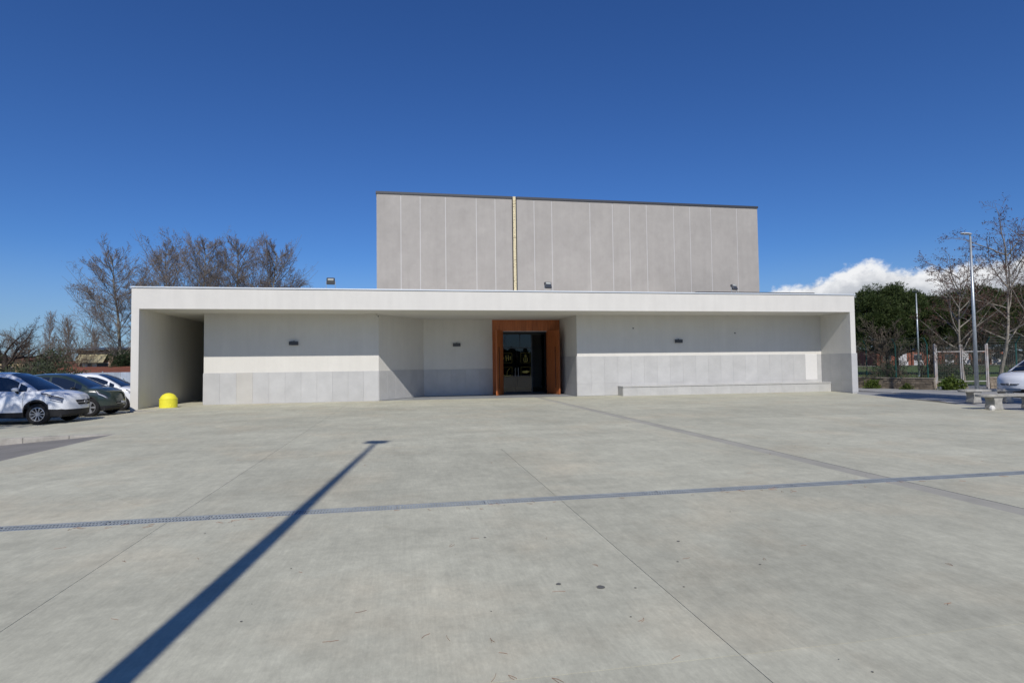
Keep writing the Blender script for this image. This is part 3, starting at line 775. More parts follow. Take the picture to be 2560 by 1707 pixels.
    # lamps follow the body surface
    def patch(x0, x1, ta, tb, nm, m, off=.006, sides=(1, -1), par=body):
        for sgn in sides:
            mb = MB(); n = 8
            for i in range(n):
                for j in range(3):
                    q = []
                    for (a_, b_) in ((i, j), (i + 1, j), (i + 1, j + 1), (i, j + 1)):
                        f = a_ / n; xx = x0 + (x1 - x0) * f; lo, hi = ta(f), tb(f); t = lo + (hi - lo) * b_ / 3
                        yy, zz = side(xx, t); p = warp((xx, sgn * (yy + off), zz)); q.append((p[0] + off * .8, p[1], p[2]))
                    mb.add(q, [(0, 1, 2, 3)])
            fin(mb, nm, m, par)
    hx0, hx1, hta, htb = S['headlight']
    patch(hx0, hx1, lambda f: hta + .10 * (1 - f) * (1 if f > .0 else 1), lambda f: htb, 'headlight', M_LAMPGL, off=.018)
    patch(hx0 + .08, hx1 - .03, lambda f: hta + .10 * (1 - f) + .03, lambda f: hta + .10 * (1 - f) + .055, 'daytime_light', mat('lamp_bright', (.85, .86, .9), .2, .7), off=.024)
    patch(hx0 - .03, hx1, lambda f: htb - .025, lambda f: htb + .012, 'headlight_brow', M_CLAD, off=.021)
    # grille, plate, badge on the nose
    def nose(u, t, off=.0):
        yy, zz = side(hl, t); x_, y_, z_ = warp((hl, u * yy, zz)); return (x_ + .05 * (1 - (2 * t - 1) ** 2) * (1 - u * u) + off, y_, z_)

    def npatch(u0, u1, t0, t1, nm, m, off, taper=1.0, par=body):
        mb = MB(); n = 10
        for i in range(n):
            for j in range(4):
                q = []
                for (a_, b_) in ((i, j), (i + 1, j), (i + 1, j + 1), (i, j + 1)):
                    t = t0 + (t1 - t0) * b_ / 4; kx = taper + (1 - taper) * b_ / 4; q.append(nose((u0 + (u1 - u0) * a_ / n) * kx, t, off))
                mb.add(q, [(0, 1, 2, 3)])
        return fin(mb, nm, m, par)
    g0, g1 = S['grille']
    gr = npatch(-.62, .62, g0, g1, 'grille', M_CLAD, .010, .72)
    npatch(-.55, .55, (g0 + g1) / 2 - .012, (g0 + g1) / 2 + .02, 'grille_bar', M_RIM, .018, par=gr)
    bd_ = MB(); c_ = nose(0, (g0 + g1) / 2 + .02, .02); ring = [(c_[0], c_[1] + .075 * math.cos(a_), c_[2] + .055 * math.sin(a_)) for a_ in [2 * math.pi * i / 16 for i in range(17)]]
    bd_.tube(ring, .009, 6); bd_.tube([(c_[0], c_[1] - .09, c_[2] - .015), (c_[0], c_[1], c_[2]), (c_[0], c_[1] + .09, c_[2] + .015)], .008, 6); bd_.build('badge', M_RIM, gr, smooth=True)
    npatch(-.30, .30, S['plate'][0], S['plate'][1], 'number_plate', M_PLATE, .022)
    # mirrors
    for sgn in (1, -1):
        y_, z_ = side(S['mirror'], 1); mb = MB()
        mr_ = empty('door_mirror', (S['mirror'], sgn * (y_ + .04), z_ + .02)); mr_.parent = root
        mb.lathe([(.001, -.13), (.05, -.12), (.075, -.06), (.08, .03), (.06, .1), (.001, .12)], 14, (0, 0, 0), 'y'); o = mb.build('mirror_shell', S.get('mirror_mat', S['paint']), mr_, smooth=True); o.location = (0, sgn * .10, .08); o.scale = (.9, 1, .82)
        MB().tube([(0, -sgn * .05, -.05), (.0, sgn * .06, .02)], .035, 8).build('mirror_foot', M_CLAD, mr_, smooth=True)
    # door seams as thin dark lines just proud of the skin, handles
    for xx in S['seams']:
        for sgn in (1, -1):
            mb = MB()
            for j in range(2, len(ts) - 1):
                q = []
                for (dx, t) in ((-.004, ts[j]), (.004, ts[j]), (.004, ts[j + 1]), (-.004, ts[j + 1])):
                    y_, z_ = side(xx + dx, t); q.append((xx + dx, sgn * (y_ + .0022), z_))
                mb.add(q, [(0, 1, 2, 3)])
            fin(mb, 'door_seam', M_CLAD, body)
    # wheels
    sp_n = S['spokes']
    for xc in (xr, xf):
        for sgn in (1, -1):
            wh = empty('wheel', (xc, sgn * (W - .115), wr)); wh.parent = root; wh.rotation_euler = (0, 0, 0 if sgn < 0 else math.pi)
            rr = wr * .665
            MB().lathe([(rr, .10), (rr + .02, .105), (wr - .03, .10), (wr, .07), (wr, -.07), (wr - .03, -.10), (rr + .02, -.105), (rr, -.10)], 40, axis='y').build('tyre', M_RUBBER, wh, smooth=True)
            rim = MB(); rim.lathe([(rr + .003, .09), (rr + .003, -.088), (rr - .018, -.092), (rr - .022, -.06), (rr - .03, .06)], 40, axis='y')
            rim.lathe([(.001, -.078), (.05, -.078), (.065, -.06), (.065, .0)], 20, axis='y')
            for k in range(sp_n):
                a_ = 2 * math.pi * k / sp_n; ca, sa = math.cos(a_), math.sin(a_); wd = S['spoke_w']
                P = lambda r_, s_, y_: (r_ * ca - s_ * sa, y_, r_ * sa + s_ * ca)
                rim.add([P(.04, -wd * .6, -.075), P(rr - .012, -wd, -.082), P(rr - .012, wd, -.082), P(.04, wd * .6, -.075), P(.04, -wd * .6, -.04), P(rr - .012, -wd, -.05), P(rr - .012, wd, -.05), P(.04, wd * .6, -.04)],
                        [(0, 1, 2, 3), (7, 6, 5, 4), (0, 4, 5, 1), (1, 5, 6, 2), (2, 6, 7, 3), (3, 7, 4, 0)])
            rim.build('rim', S.get('rim_mat', M_RIM), wh, smooth=False)
            MB().lathe([(.001, -.02), (rr - .02, -.02), (rr - .02, .02)], 24, axis='y').build('brake_disc', M_CLAD, wh)
    return root


P_WHITE = mat('white_car_paint', (.74, .76, .79), .22, .5, coat=.8)
P_GREEN = mat('dark_green_car_paint', (.022, .036, .031), .25, .5, coat=.8)
P_BLACK = mat('black_car_paint', (.012, .013, .017), .2, .5, coat=.8)
ZC = -.07
# white crossover, nearest
make_car('parked_car', 'white crossover car with black wheel-arch cladding, nearest of the cars on the left', (-12.42, 21.36, ZC), R(-2), dict(
    L=4.21, W=1.77, sill=.235, wheels=(-1.32, 1.24, .325), arch=.395, clad=2, bow=.32,
    belt=[(-2.11, .95), (-1.6, 1.02), (0, 1.0), (.72, 1.0), (1.0, 1.025), (1.5, .995), (1.88, .925), (2.04, .865), (2.11, .77)],
    roof=[(-1.98, 1.05), (-1.75, 1.40), (-1.55, 1.51), (-.9, 1.585), (-.1, 1.59), (.22, 1.555), (.48, 1.45), (.98, 1.14), (1.12, 1.03)],
    stations=[-1.98, .22, 1.12, .62, .72, -.35, -.28, -1.25], glass=(-1.98, 1.12), cowl=1.12, ws_top=.22, rear_top=-1.55, rear_base=-1.98,
    pillars=[(-1.25, -.35), (-.28, .62), (.66, .9)], paint=P_WHITE, headlight=(1.34, 2.05, .66, .90), grille=(.58, .90), plate=(.40, .55), mirror=.66, seams=[.84, -.32, -1.2], spokes=10, spoke_w=.014))
# dark green compact with black roof
make_car('parked_car', 'dark green compact car with black roof between the two white cars', (-12.28, 24.25, ZC), R(0), dict(
    L=3.62, W=1.74, sill=.22, wheels=(-1.22, 1.10, .325), arch=.385, clad=1, bow=.34,
    belt=[(-1.88, .92), (-1.4, .99), (0, .94), (.6, .93), (.95, 1.0), (1.35, .975), (1.65, .89), (1.76, .82), (1.81, .72)],
    roof=[(-1.75, 1.0), (-1.45, 1.36), (-1.2, 1.46), (-.6, 1.52), (-.1, 1.515), (.15, 1.47), (.42, 1.36), (.9, 1.09), (1.02, 1.0)],
    stations=[-1.75, .1, 1.02, .55, -.3, -.22, -.95], glass=(-1.75, 1.02), cowl=1.02, ws_top=.1, rear_top=-1.2, rear_base=-1.75,
    pillars=[(-.95, -.3), (-.22, .55), (.58, .8)], paint=P_GREEN, roof_mat=P_BLACK, mirror_mat=P_BLACK, headlight=(1.30, 1.80, .72, .88), grille=(.25, .50), plate=(.42, .56), mirror=.6, seams=[.78, -.27], spokes=5, spoke_w=.042))
# white hatchback, farthest
make_car('parked_car', 'white hatchback half hidden behind the left end wall of the portico', (-12.62, 27.25, ZC), R(0), dict(
    L=3.9, W=1.70, sill=.20, wheels=(-1.25, 1.18, .30), arch=.355, clad=0, bow=.34,
    belt=[(-1.95, .92), (-1.5, .98), (0, .93), (.6, .92), (.95, .95), (1.4, .89), (1.78, .79), (1.9, .72), (1.95, .64)],
    roof=[(-1.85, 1.0), (-1.6, 1.3), (-1.35, 1.41), (-.7, 1.49), (-.15, 1.495), (.15, 1.45), (.45, 1.33), (.95, 1.05), (1.08, .95)],
    stations=[-1.85, .12, 1.08, .6, -.3, -.22, -1.05], glass=(-1.85, 1.08), cowl=1.08, ws_top=.12, rear_top=-1.35, rear_base=-1.85,
    pillars=[(-1.05, -.3), (-.22, .6), (.64, .88)], paint=P_WHITE, headlight=(1.38, 1.86, .72, .90), grille=(.62, .76), plate=(.36, .50), mirror=.64, seams=[.8, -.27], spokes=8, spoke_w=.02))
# white van on the right, nose to the left
make_car('parked_van', 'white van at the right edge of the frame, nose towards the gate', (27.55, 20.75, -.05), R(180), dict(
    L=4.4, W=1.83, sill=.22, wheels=(-1.45, 1.32, .315), arch=.385, clad=1, bow=.36,
    belt=[(-2.2, 1.12), (0, 1.10), (.9, 1.07), (1.2, 1.07), (1.75, 1.0), (2.05, .88), (2.17, .78), (2.2, .70)],
    roof=[(-2.18, 1.2), (-2.1, 1.7), (-1.9, 1.82), (-.5, 1.84), (.2, 1.80), (.5, 1.68), (1.0, 1.32), (1.25, 1.10)],
    stations=[-2.18, .3, 1.25, .75, 0.0, -.08, -1.0], glass=(-2.18, 1.25), cowl=1.25, ws_top=.3, rear_top=-1.95, rear_base=-2.18,
    pillars=[(0.0, .75), (.8, 1.05)], paint=P_WHITE, headlight=(1.45, 2.05, .72, .90), grille=(.55, .72), plate=(.34, .46), mirror=.8, mirror_mat=M_CLAD, seams=[.95, -.05], spokes=6, spoke_w=.03))


# ------------------------------------------------------------------ street lamps
def street_lamp(name, x, y, z0, h, head, rz, label, r0=.075, r1=.035):
    t = empty(name, (x, y, z0), rz); tag(t, label, 'street lamp', 'street lamps')
    MB().tube([(0, 0, -.2), (0, 0, h)], [r0, r1], 16).build('pole', M_GALV, t, smooth=True)
    MB().lathe([(.001, .0), (r0 + .09, .0), (r0 + .09, .03), (r0 + .02, .06), (r0 - .001, .06)], 18).build('base_collar', M_GALV, t)
    if head == 'arm':
        MB().tube([(0, 0, h - .02), (-.02, 0, h + .07), (-.12, 0, h + .12)], .035, 10).build('bracket', M_GALV, t, smooth=True)
        hd = MB(); prof = [(-.68, .02, .01), (-.62, .08, .03), (-.45, .125, .05), (-.25, .13, .06), (-.08, .10, .06), (.06, .06, .05)]
        vs = []; fs = []
        for (xx, wy, hz) in prof: vs += [(xx, wy * math.cos(a_), h + .12 + hz * math.sin(a_) * (1 if math.sin(a_) > 0 else .45)) for a_ in [2 * math.pi * i / 12 for i in range(12)]]
        for i in range(len(prof) - 1): fs += [(i * 12 + k, i * 12 + (k + 1) % 12, (i + 1) * 12 + (k + 1) % 12, (i + 1) * 12 + k) for k in range(12)]
        fs += [tuple(range(11, -1, -1)), tuple(range(60, 72))]
        hd.add(vs, fs); hd.build('lamp_head', mat('lamp_head_grey', (.55, .56, .56), .4), t, smooth=True)
        MB().box(-.55, -.12, -.08, .08, h + .082, h + .093).build('lens', mat('frosted_lens', (.5, .5, .48), .4), t)
    else:
        MB().box(-.24, .24, -.20, .20, h - .02, h + .06).build('lamp_head', M_LAMPG, t, bevel=.02)
        MB().box(-.2, .2, -.16, .16, h - .031, h - .021).build('lens', mat('frosted_lens', (.5, .5, .48), .4), t)
    return t


street_lamp('street_lamp', 27.09, 23.69, -.05, 7.6, 'arm', R(10), 'tall galvanised street lamp with curved head in front of the metal gate', .095, .045)
street_lamp('street_lamp', 49.3, 48.9, -.05, 8.3, 'box', 0, 'far grey street lamp in front of the round pine crowns', .09, .05)
# lamp beside the photographer: only its shadow reaches the picture
HL = 12.0; shx, shy = -.61, 12.75; k_ = HL / math.tan(SUN_EL)
street_lamp('street_lamp', shx - .0924 * k_, shy - .9957 * k_, 0, HL, 'box', R(-12), 'tall lamp post whose shadow stretches across the plaza', .125, .045)


# ------------------------------------------------------------------ vegetation
def tubes_np(segs, n=3):
    """segs: array (k, 8) p0 p1 r0 r1 -> verts, quads"""
    s = np.asarray(segs, float); p0, p1, r0, r1 = s[:, :3], s[:, 3:6], s[:, 6:7], s[:, 7:8]
    d = p1 - p0; d /= np.linalg.norm(d, axis=1, keepdims=True) + 1e-9
    up = np.where(np.abs(d[:, 2:3]) > .9, np.array([[1., 0, 0]]), np.array([[0, 0, 1.]]))
    a = np.cross(d, up); a /= np.linalg.norm(a, axis=1, keepdims=True) + 1e-9; b = np.cross(d, a)
    V = np.zeros((len(s), 2 * n, 3))
    for k in range(n):
        t = 2 * np.pi * k / n; o = a * np.cos(t) + b * np.sin(t); V[:, k] = p0 + o * r0; V[:, n + k] = p1 + o * r1
    base = np.arange(len(s))[:, None] * 2 * n; F = []
    for k in range(n): F.append(np.concatenate([base + k, base + (k + 1) % n, base + n + (k + 1) % n, base + n + k], 1))
    return V.reshape(-1, 3), np.concatenate(F)


def grow(rng, p, d, L, r, lev, P, thick, thin, tips):
    """one branch as a bent polyline, then its children"""
    n = P['segs'][lev]; pts = [np.array(p, float)]; d = np.array(d, float); d /= np.linalg.norm(d); rads = [r]
    for i in range(n):
        d = d + rng.normal(0, P['wob'][lev], 3) + np.array([0, 0, P['up'][lev]]) + np.array(P.get('wind', (0, 0, 0))) * (lev > 0); d /= np.linalg.norm(d)
        pts.append(pts[-1] + d * L / n); rads.append(max(P['rmin'], r * (1 - (i + 1) / n * P['tap'][lev])))
    out = thick if lev < P['tlev'] else thin
    for i in range(n): out.append((*pts[i], *pts[i + 1], rads[i], rads[i + 1]))
    if lev == len(P['segs']) - 1: tips.append(pts[-1]); tips.append(pts[n // 2]); return
    nb = P['kids'][lev]
    for k in range(nb):
        f = P['f0'][lev] + (1 - P['f0'][lev]) * (k + rng.uniform(.1, .9)) / nb; x = f * n; i = min(n - 1, int(x)); q = pts[i] + (pts[i + 1] - pts[i]) * (x - i)
        dd = pts[i + 1] - pts[i]; dd /= np.linalg.norm(dd)
        ax = rng.normal(size=3); ax -= dd * (ax @ dd); ax /= np.linalg.norm(ax)
        if lev == 0:
            az_ = 2.4 * k + rng.uniform(-.5, .5); ax = np.array([math.cos(az_), math.sin(az_), 0.]); ax -= dd * (ax @ dd); ax /= np.linalg.norm(ax)
        an = R(rng.uniform(*P['ang'][lev])); nd = dd * math.cos(an) + ax * math.sin(an)
        shp = P['shape'](f) if lev == 0 else (1 - .55 * f)
        grow(rng, q, nd, L * P['len'][lev] * shp * rng.uniform(.75, 1.2), max(P['rmin'], (rads[i] * .62 if lev else r * P['br'])) if lev < 1 else max(P['rmin'], rads[i] * .52), lev + 1, P, thick, thin, tips)
    if lev > 0: tips.append(pts[-1])


def bare_tree(name, loc, label, P, h, r, seed, mt, mw, lean=(0, 0, 1), group=None, pods=0, cat='tree', rz=0):
    rng = np.random.default_rng(seed); thick, thin, tips = [], [], []
    for st_ in P.get('stems', [((0, 0, -.2), lean, 1.0)]): grow(rng, st_[0], st_[1], h * st_[2], r * st_[2], 0, P, thick, thin, tips)
    if 'round' in P:                                   # twig tips keep to a rounded crown
        cz, rz_, rx_ = [q * h for q in P['round']]
        def inside(sg):
            a = np.asarray(sg); m_ = (a[:, :3] + a[:, 3:6]) / 2; th_ = np.arctan2(m_[:, 1], m_[:, 0])
            q = (m_[:, 0] ** 2 + m_[:, 1] ** 2) / rx_ ** 2 + ((m_[:, 2] - cz) / rz_) ** 2
            return a[q < (1 + .10 * np.sin(3 * th_ + seed) + .10 * np.sin(m_[:, 2] * 1.9 + 2 * th_) + rng.normal(0, .06, len(a))) ** 2]
        thin = inside(thin)
    t = empty(name, loc, rz); tag(t, label, cat, group)
    v, f = tubes_np(thick, 7); arr_mesh('trunk', v, f, mt, t, True)
    v, f = tubes_np(thin, 3); cr = arr_mesh('crown', v, f, mw, t)
    if pods:
        tp = np.array(tips); idx = rng.integers(0, len(tp), pods); c = tp[idx] + rng.normal(0, .06, (pods, 3))
        a = rng.normal(size=(pods, 3)); a /= np.linalg.norm(a, axis=1, keepdims=True); b = np.cross(a, rng.normal(size=(pods, 3))); b /= np.linalg.norm(b, axis=1, keepdims=True)
        s1 = rng.uniform(.03, .07, (pods, 1)); s2 = rng.uniform(.012, .03, (pods, 1))
        V = np.stack([c - a * s1, c + b * s2, c + a * s1, c - b * s2], 1).reshape(-1, 3); F = np.arange(pods * 4).reshape(-1, 4)
        stuff(arr_mesh('seed_pods', V, F, M_POD, cr))
    return t


PLANE = dict(segs=[14, 9, 6, 4, 2], wob=[.025, .045, .06, .08, .12], up=[.02, .045, .045, .03, .02], rmin=.0092, tap=[.9, .88, .85, .7, .5], tlev=2, round=(.56, .52, .365), kids=[38, 14, 9, 4], f0=[.13, .1, .1, .1],
             ang=[(38, 66), (22, 48), (22, 48), (25, 55)], len=[.50, .42, .48, .5], br=.19, shape=lambda f: 1.12 * math.sqrt(max(.05, 1.02 - f ** 2.2)) * (.9 if f < .3 else 1))
trees = [(-30.9, 71.4, 15.4, 1, 'bare plane tree rising beside the left end wall of the portico', 0, 1.0),
         (-25.9, 71.8, 16.2, 2, 'bare plane tree behind the roof, second from the left', 0, 1.0),
         (-22.3, 69.2, 16.4, 3, 'bare plane tree behind the roof, the middle of five', 0, 1.0),
         (-18.6, 70.6, 16.6, 1, 'bare plane tree behind the roof, second from the tall block', 2.1, 1.06),
         (-14.9, 67.0, 15.4, 2, 'bare plane tree behind the roof, nearest the tall block', 3.3, .96)]
made = {}
for (x, y, h, sd_, lb, rz_, sc__) in trees:
    if sd_ not in made:
        made[sd_] = bare_tree('plane_tree', (x, y, -.4), lb, PLANE, h * .95, .24, sd_, M_BARK, M_TWIG, lean=((-.05 if sd_ == 1 else .0), 0, 1), group='plane trees behind the hall')
    else:
        o = copy_tree(made[sd_]); o.location = (x, y, -.4); o.rotation_euler = (0, 0, rz_); o.scale = (sc__,) * 3; o['label'] = lb
OAK = dict(segs=[5, 10, 7, 4, 2], wob=[.05, .10, .10, .12, .15], up=[.02, .03, .03, .03, .02], rmin=.0085, tap=[.4, .85, .85, .7, .5], tlev=2, kids=[11, 12, 9, 4], f0=[.42, .2, .12, .1],
           ang=[(30, 82), (22, 55), (22, 50), (25, 55)], len=[1.05, .42, .45, .5], br=.30, shape=lambda f: 1.0, wind=(.02, 0, .0))
bare_tree('bare_tree', (-37.2, 62.7, -.4), 'dark gnarled bare tree at the left edge above the olive bushes', OAK, 3.7, .34, 11, M_DBARK, mat('dark_twig', (.075, .055, .046), .9), cat='tree')
POP = dict(segs=[10, 5, 4, 2], wob=[.03, .06, .1, .15], up=[.03, .16, .12, .05], rmin=.013, tap=[.9, .8, .7, .5], tlev=1, kids=[44, 9, 6], f0=[.10, .12, .1],
           ang=[(18, 38), (18, 40), (20, 45)], len=[.34, .4, .5], br=.3, shape=lambda f: (1.1 - .6 * f))
mp_ = mat('pale_twig', (.20, .17, .15), .9)
for i, (x, y, h, lb) in enumerate([(-72.6, 135.3, 13.0, 'taller slim bare poplar far behind the parked cars'), (-62.4, 123.3, 11.0, 'slim bare poplar in front of the far red roofs'), (-54.6, 116, 8.4, 'short bare poplar left of the low house')]):
    bare_tree('poplar', (x, y, -.4), lb, POP, h, .16, 21 + i, M_GBARK, mp_, group='far poplars')
SHR = dict(segs=[6, 6, 5, 2], wob=[.1, .09, .11, .15], up=[.03, .05, .05, .03], rmin=.0085, tap=[.8, .85, .7, .5], tlev=1, kids=[16, 11, 7], f0=[.08, .12, .1],
           ang=[(22, 62), (22, 50), (25, 55)], len=[.62, .5, .5], br=.4, shape=lambda f: 1.0)
for i, (x, y, h, lb) in enumerate([(-42.5, 76, 5.0, 'tangle of bare brown saplings behind the olive bushes'), (-34.8, 66, 4.6, 'small bare sapling right of the gnarled tree'), (-39.5, 80, 5.6, 'thin bare sapling in front of the low house'), (-46.5, 82, 5.6, 'bare scrubby sapling between the two poplars'), (-51, 88, 5.2, 'bare scrubby sapling left of the tall poplar')]):
    bare_tree('bare_sapling', (x, y, -.4), lb, SHR, h, .08, 31 + i, M_DBARK, mat('brown_scrub', (.14, .105, .075), .9), group='bare saplings')

# right-hand trees with dry pods
RT = dict(segs=[10, 8, 6, 4], wob=[.06, .1, .15, .2], up=[.03, .04, .02, .0], rmin=.0055, tap=[.88, .85, .75, .5], tlev=2, kids=[15, 9, 8], f0=[.30, .2, .12],
          ang=[(28, 60), (28, 60), (28, 65)], len=[.5, .46, .52], br=.34, shape=lambda f: 1.15 - .45 * f)
M_GTW = mat('grey_twig', (.16, .115, .095), .9)
bare_tree('bare_tree', (31.1, 27.75, -.05), 'bare leaning tree with dry pods right behind the gate post', RT, 6.6, .105, 41, M_GBARK, M_GTW, lean=(-.22, 0, 1), pods=2200, group='bare trees by the gate')
bare_tree('bare_tree', (32.9, 27.45, -.05), 'taller upright bare tree with dry pods behind the van bonnet', RT, 8.0, .115, 42, M_GBARK, M_GTW, lean=(.0, 0, 1), pods=2200, group='bare trees by the gate')
bare_tree('bare_tree', (33.5, 26.5, -.05), 'slim bare tree leaning right at the frame edge behind the van', RT, 7.6, .09, 43, M_GBARK, M_GTW, lean=(.17, 0, 1), pods=1500, group='bare trees by the gate')
for i, (x, y, h, lb) in enumerate([(26.9, 32.6, 3.0, 'leafless thicket tangled in the left end of the wire fence'), (27.9, 29.7, 2.8, 'leafless thicket climbing the middle of the wire fence'), (34.8, 28.4, 3.2, 'leafless thicket behind the white van'), (26.2, 34.2, 3.4, 'tall leafless thicket beside the teal tarpaulin'), (28.4, 28.6, 2.6, 'leafless thicket next to the left gate post'), (32.2, 28.2, 3.0, 'leafless thicket behind the right gate post')]):
    bare_tree('bare_thicket', (x, y, -.1), lb, SHR, h, .035, 51 + i, M_DBARK, mat('thicket_twig', (.12, .10, .075), .9), cat='shrub', group='thickets on the fence')


def leaves(rng, c, n, s0, s1, nrm=None, aspect=.5):
    """n leaf quads at points c"""
    a = rng.normal(size=(n, 3))
    if nrm is not None: a = a * .55 + nrm
    a /= np.linalg.norm(a, axis=1, keepdims=True); b = np.cross(a, rng.normal(size=(n, 3))); b /= np.linalg.norm(b, axis=1, keepdims=True)
    s = rng.uniform(s0, s1, (n, 1))
    return np.stack([c, c + a * s * .5 + b * s * aspect * .5, c + a * s, c + a * s * .5 - b * s * aspect * .5], 1).reshape(-1, 3)


def leaf_mat(name, c1, c2):
    M = bpy.data.materials.new(name); M.use_nodes = True; nt = M.node_tree; N = nt.nodes; Lk = nt.links
    b = N['Principled BSDF']; b.inputs['Roughness'].default_value = .6; b.inputs['Specular IOR Level'].default_value = .25
    g_ = N.new('ShaderNodeNewGeometry'); rp = N.new('ShaderNodeValToRGB'); Lk.new(g_.outputs['Random Per Island'], rp.inputs[0])
    rp.color_ramp.elements[0].color = (*c1, 1); rp.color_ramp.elements[1].color = (*c2, 1); Lk.new(rp.outputs[0], b.inputs['Base Color'])
    tr = N.new('ShaderNodeBsdfTranslucent'); Lk.new(rp.outputs[0], tr.inputs[0]); mx = N.new('ShaderNodeMixShader'); mx.inputs[0].default_value = .22
    Lk.new(b.outputs[0], mx.inputs[1]); Lk.new(tr.outputs[0], mx.inputs[2]); Lk.new(mx.outputs[0], N['Material Output'].inputs[0])
    return M


def bush(name, loc, label, rx, ry, h, n, s, m, seed, trunk=0.0, cat='shrub', group=None, clumps=34, aspect=.45):
    rng = np.random.default_rng(seed); t = empty(name, loc); tag(t, label, cat, group)
    cc = rng.normal(size=(clumps, 3)); cc /= np.linalg.norm(cc, axis=1, keepdims=True); cc *= rng.uniform(.3, .92, (clumps, 1)); cc[:, 2] = np.abs(cc[:, 2]) if trunk == 0 else cc[:, 2]
    k = rng.integers(0, clumps, n); off = rng.normal(size=(n, 3)); off /= np.linalg.norm(off, axis=1, keepdims=True)
    rad = rng.uniform(.5, 1.0, (n, 1)) * rng.uniform(.22, .42, clumps)[k][:, None]
    p = cc[k] + off * rad
    hz = h if trunk == 0 else h / 2
    P_ = p * np.array([rx, ry, hz]); P_[:, 2] += trunk + (0 if trunk == 0 else hz); P_[:, 2] = np.maximum(P_[:, 2], .02)
    V = leaves(rng, P_, n, s * .6, s * 1.3, off + np.array([0, 0, .35]), aspect); arr_mesh('foliage', V, np.arange(n * 4).reshape(-1, 4), m, t)
    st = [(0, 0, -.2, 0, 0, trunk + h * .3, .05, .03)]
    for i in range(8):
        q = cc[i] * np.array([rx, ry, hz]) * .8; q[2] += trunk + (0 if trunk == 0 else hz); st.append((0, 0, trunk + h * .1, *q, .03, .012))
    v, f = tubes_np(st, 6); arr_mesh('stems', v, f, M_DBARK, t)
    return t


L_OLV = leaf_mat('olive_leaf', (.038, .050, .024), (.085, .098, .054)); L_DRK = leaf_mat('dark_leaf', (.020, .035, .014), (.045, .065, .026))
L_GRN = leaf_mat('fresh_leaf', (.045, .08, .014), (.12, .16, .03)); L_PIN = leaf_mat('pine_needle', (.030, .052, .016), (.088, .115, .034))
bush('olive_bush', (-20.6, 34.2, -.1), 'dark olive bush behind the nearest white car, at the left edge', 3.1, 1.8, 2.45, 15000, .12, L_OLV, 61, group='olive bushes behind the cars')
bush('olive_bush', (-18.3, 33.9, -.1), 'dark olive bush behind the dark green car, right of its twin', 2.2, 1.6, 2.55, 12000, .12, L_OLV, 62, group='olive bushes behind the cars')
bush('round_tree', (-22.9, 53.0, -.4), 'small dark round evergreen tree beside the end wall, over the metal fence', 1.25, 1.25, 2.1, 5000, .13, L_DRK, 63, trunk=1.35, cat='tree')
bush('green_shrub', (-15.4, 36.4, -.1), 'low bright green shrub beside the end wall behind the white hatchback', .8, .6, .95, 1600, .10, L_GRN, 64)
bush('weed_clump', (29.2, 26.9, -.06), 'bright green weed clump at the foot of the metal gate', .75, .4, .62, 1300, .13, L_GRN, 65, group='weeds along the wall', aspect=.7)
bush('weed_clump', (27.0, 30.0, -.06), 'green weeds against the low stone wall, near its middle', .5, .35, .62, 900, .11, L_GRN, 66, group='weeds along the wall', aspect=.6)
bush('weed_clump', (26.5, 31.6, -.06), 'yellow-green weeds against the left end of the low stone wall', .45, .35, .45, 700, .11, L_GRN, 67, group='weeds along the wall', aspect=.6)
bush('weed_clump', (27.7, 28.3, -.06), 'sparse weeds against the stone wall next to the gate post', .5, .25, .28, 500, .09, L_GRN, 68, group='weeds along the wall', aspect=.6)


def pine(loc, label, rx, ry, h_tr, h_top, n, seed, group='umbrella pines', s=.34):
    """umbrella pine: forked trunk, dome of needle tufts gathered in clumps"""
    rng = np.random.default_rng(seed); t = empty('umbrella_pine', loc); tag(t, label, 'pine tree', group)
    nc = 150; th = rng.uniform(0, 2 * np.pi, nc); rr = np.sqrt(rng.uniform(0, 1, nc)) * .92
    hc = h_top - h_tr
    zc_ = np.sqrt(np.maximum(0, 1 - rr ** 2 * .96)) * np.where(rng.uniform(size=nc) < .62, rng.uniform(.78, .96, nc), rng.uniform(.0, .8, nc))
    cc = np.stack([rr * np.cos(th) * rx, rr * np.sin(th) * ry, h_tr + zc_ * hc], 1)
    cr = rng.uniform(.7, 1.25, nc) * (rx / 6)
    k = rng.integers(0, nc, n); off = rng.normal(size=(n, 3)); off[:, 2] = off[:, 2] * .8 + .25; off /= np.linalg.norm(off, axis=1, keepdims=True)
    P_ = cc[k] + off * (cr[k] * rng.uniform(.45, 1.05, n))[:, None] * np.array([1.1, 1.1, .75])
    V = []
    for j in range(4): V.append(leaves(rng, P_, n, s * .6, s * 1.2, off * .9 + np.array([0, 0, .45]), .16))
    V = np.concatenate(V); arr_mesh('crown', V, np.arange(len(V)).reshape(-1, 4), L_PIN, t)
    sg = []; fork = np.array([rng.uniform(-.3, .3), 0, h_tr * .72]); sg.append((0, 0, -.3, *(fork * .5), .24, .21)); sg.append((*(fork * .5), *fork, .21, .19))
    for i in range(16):
        q = cc[i * 5]; mid = fork + (q - fork) * .5 + np.array([0, 0, -.25]); sg.append((*fork, *mid, .11, .075)); sg.append((*mid, *q, .075, .025))
    v, f = tubes_np(sg, 7); arr_mesh('trunk', v, f, M_DBARK, t, True)
    return t


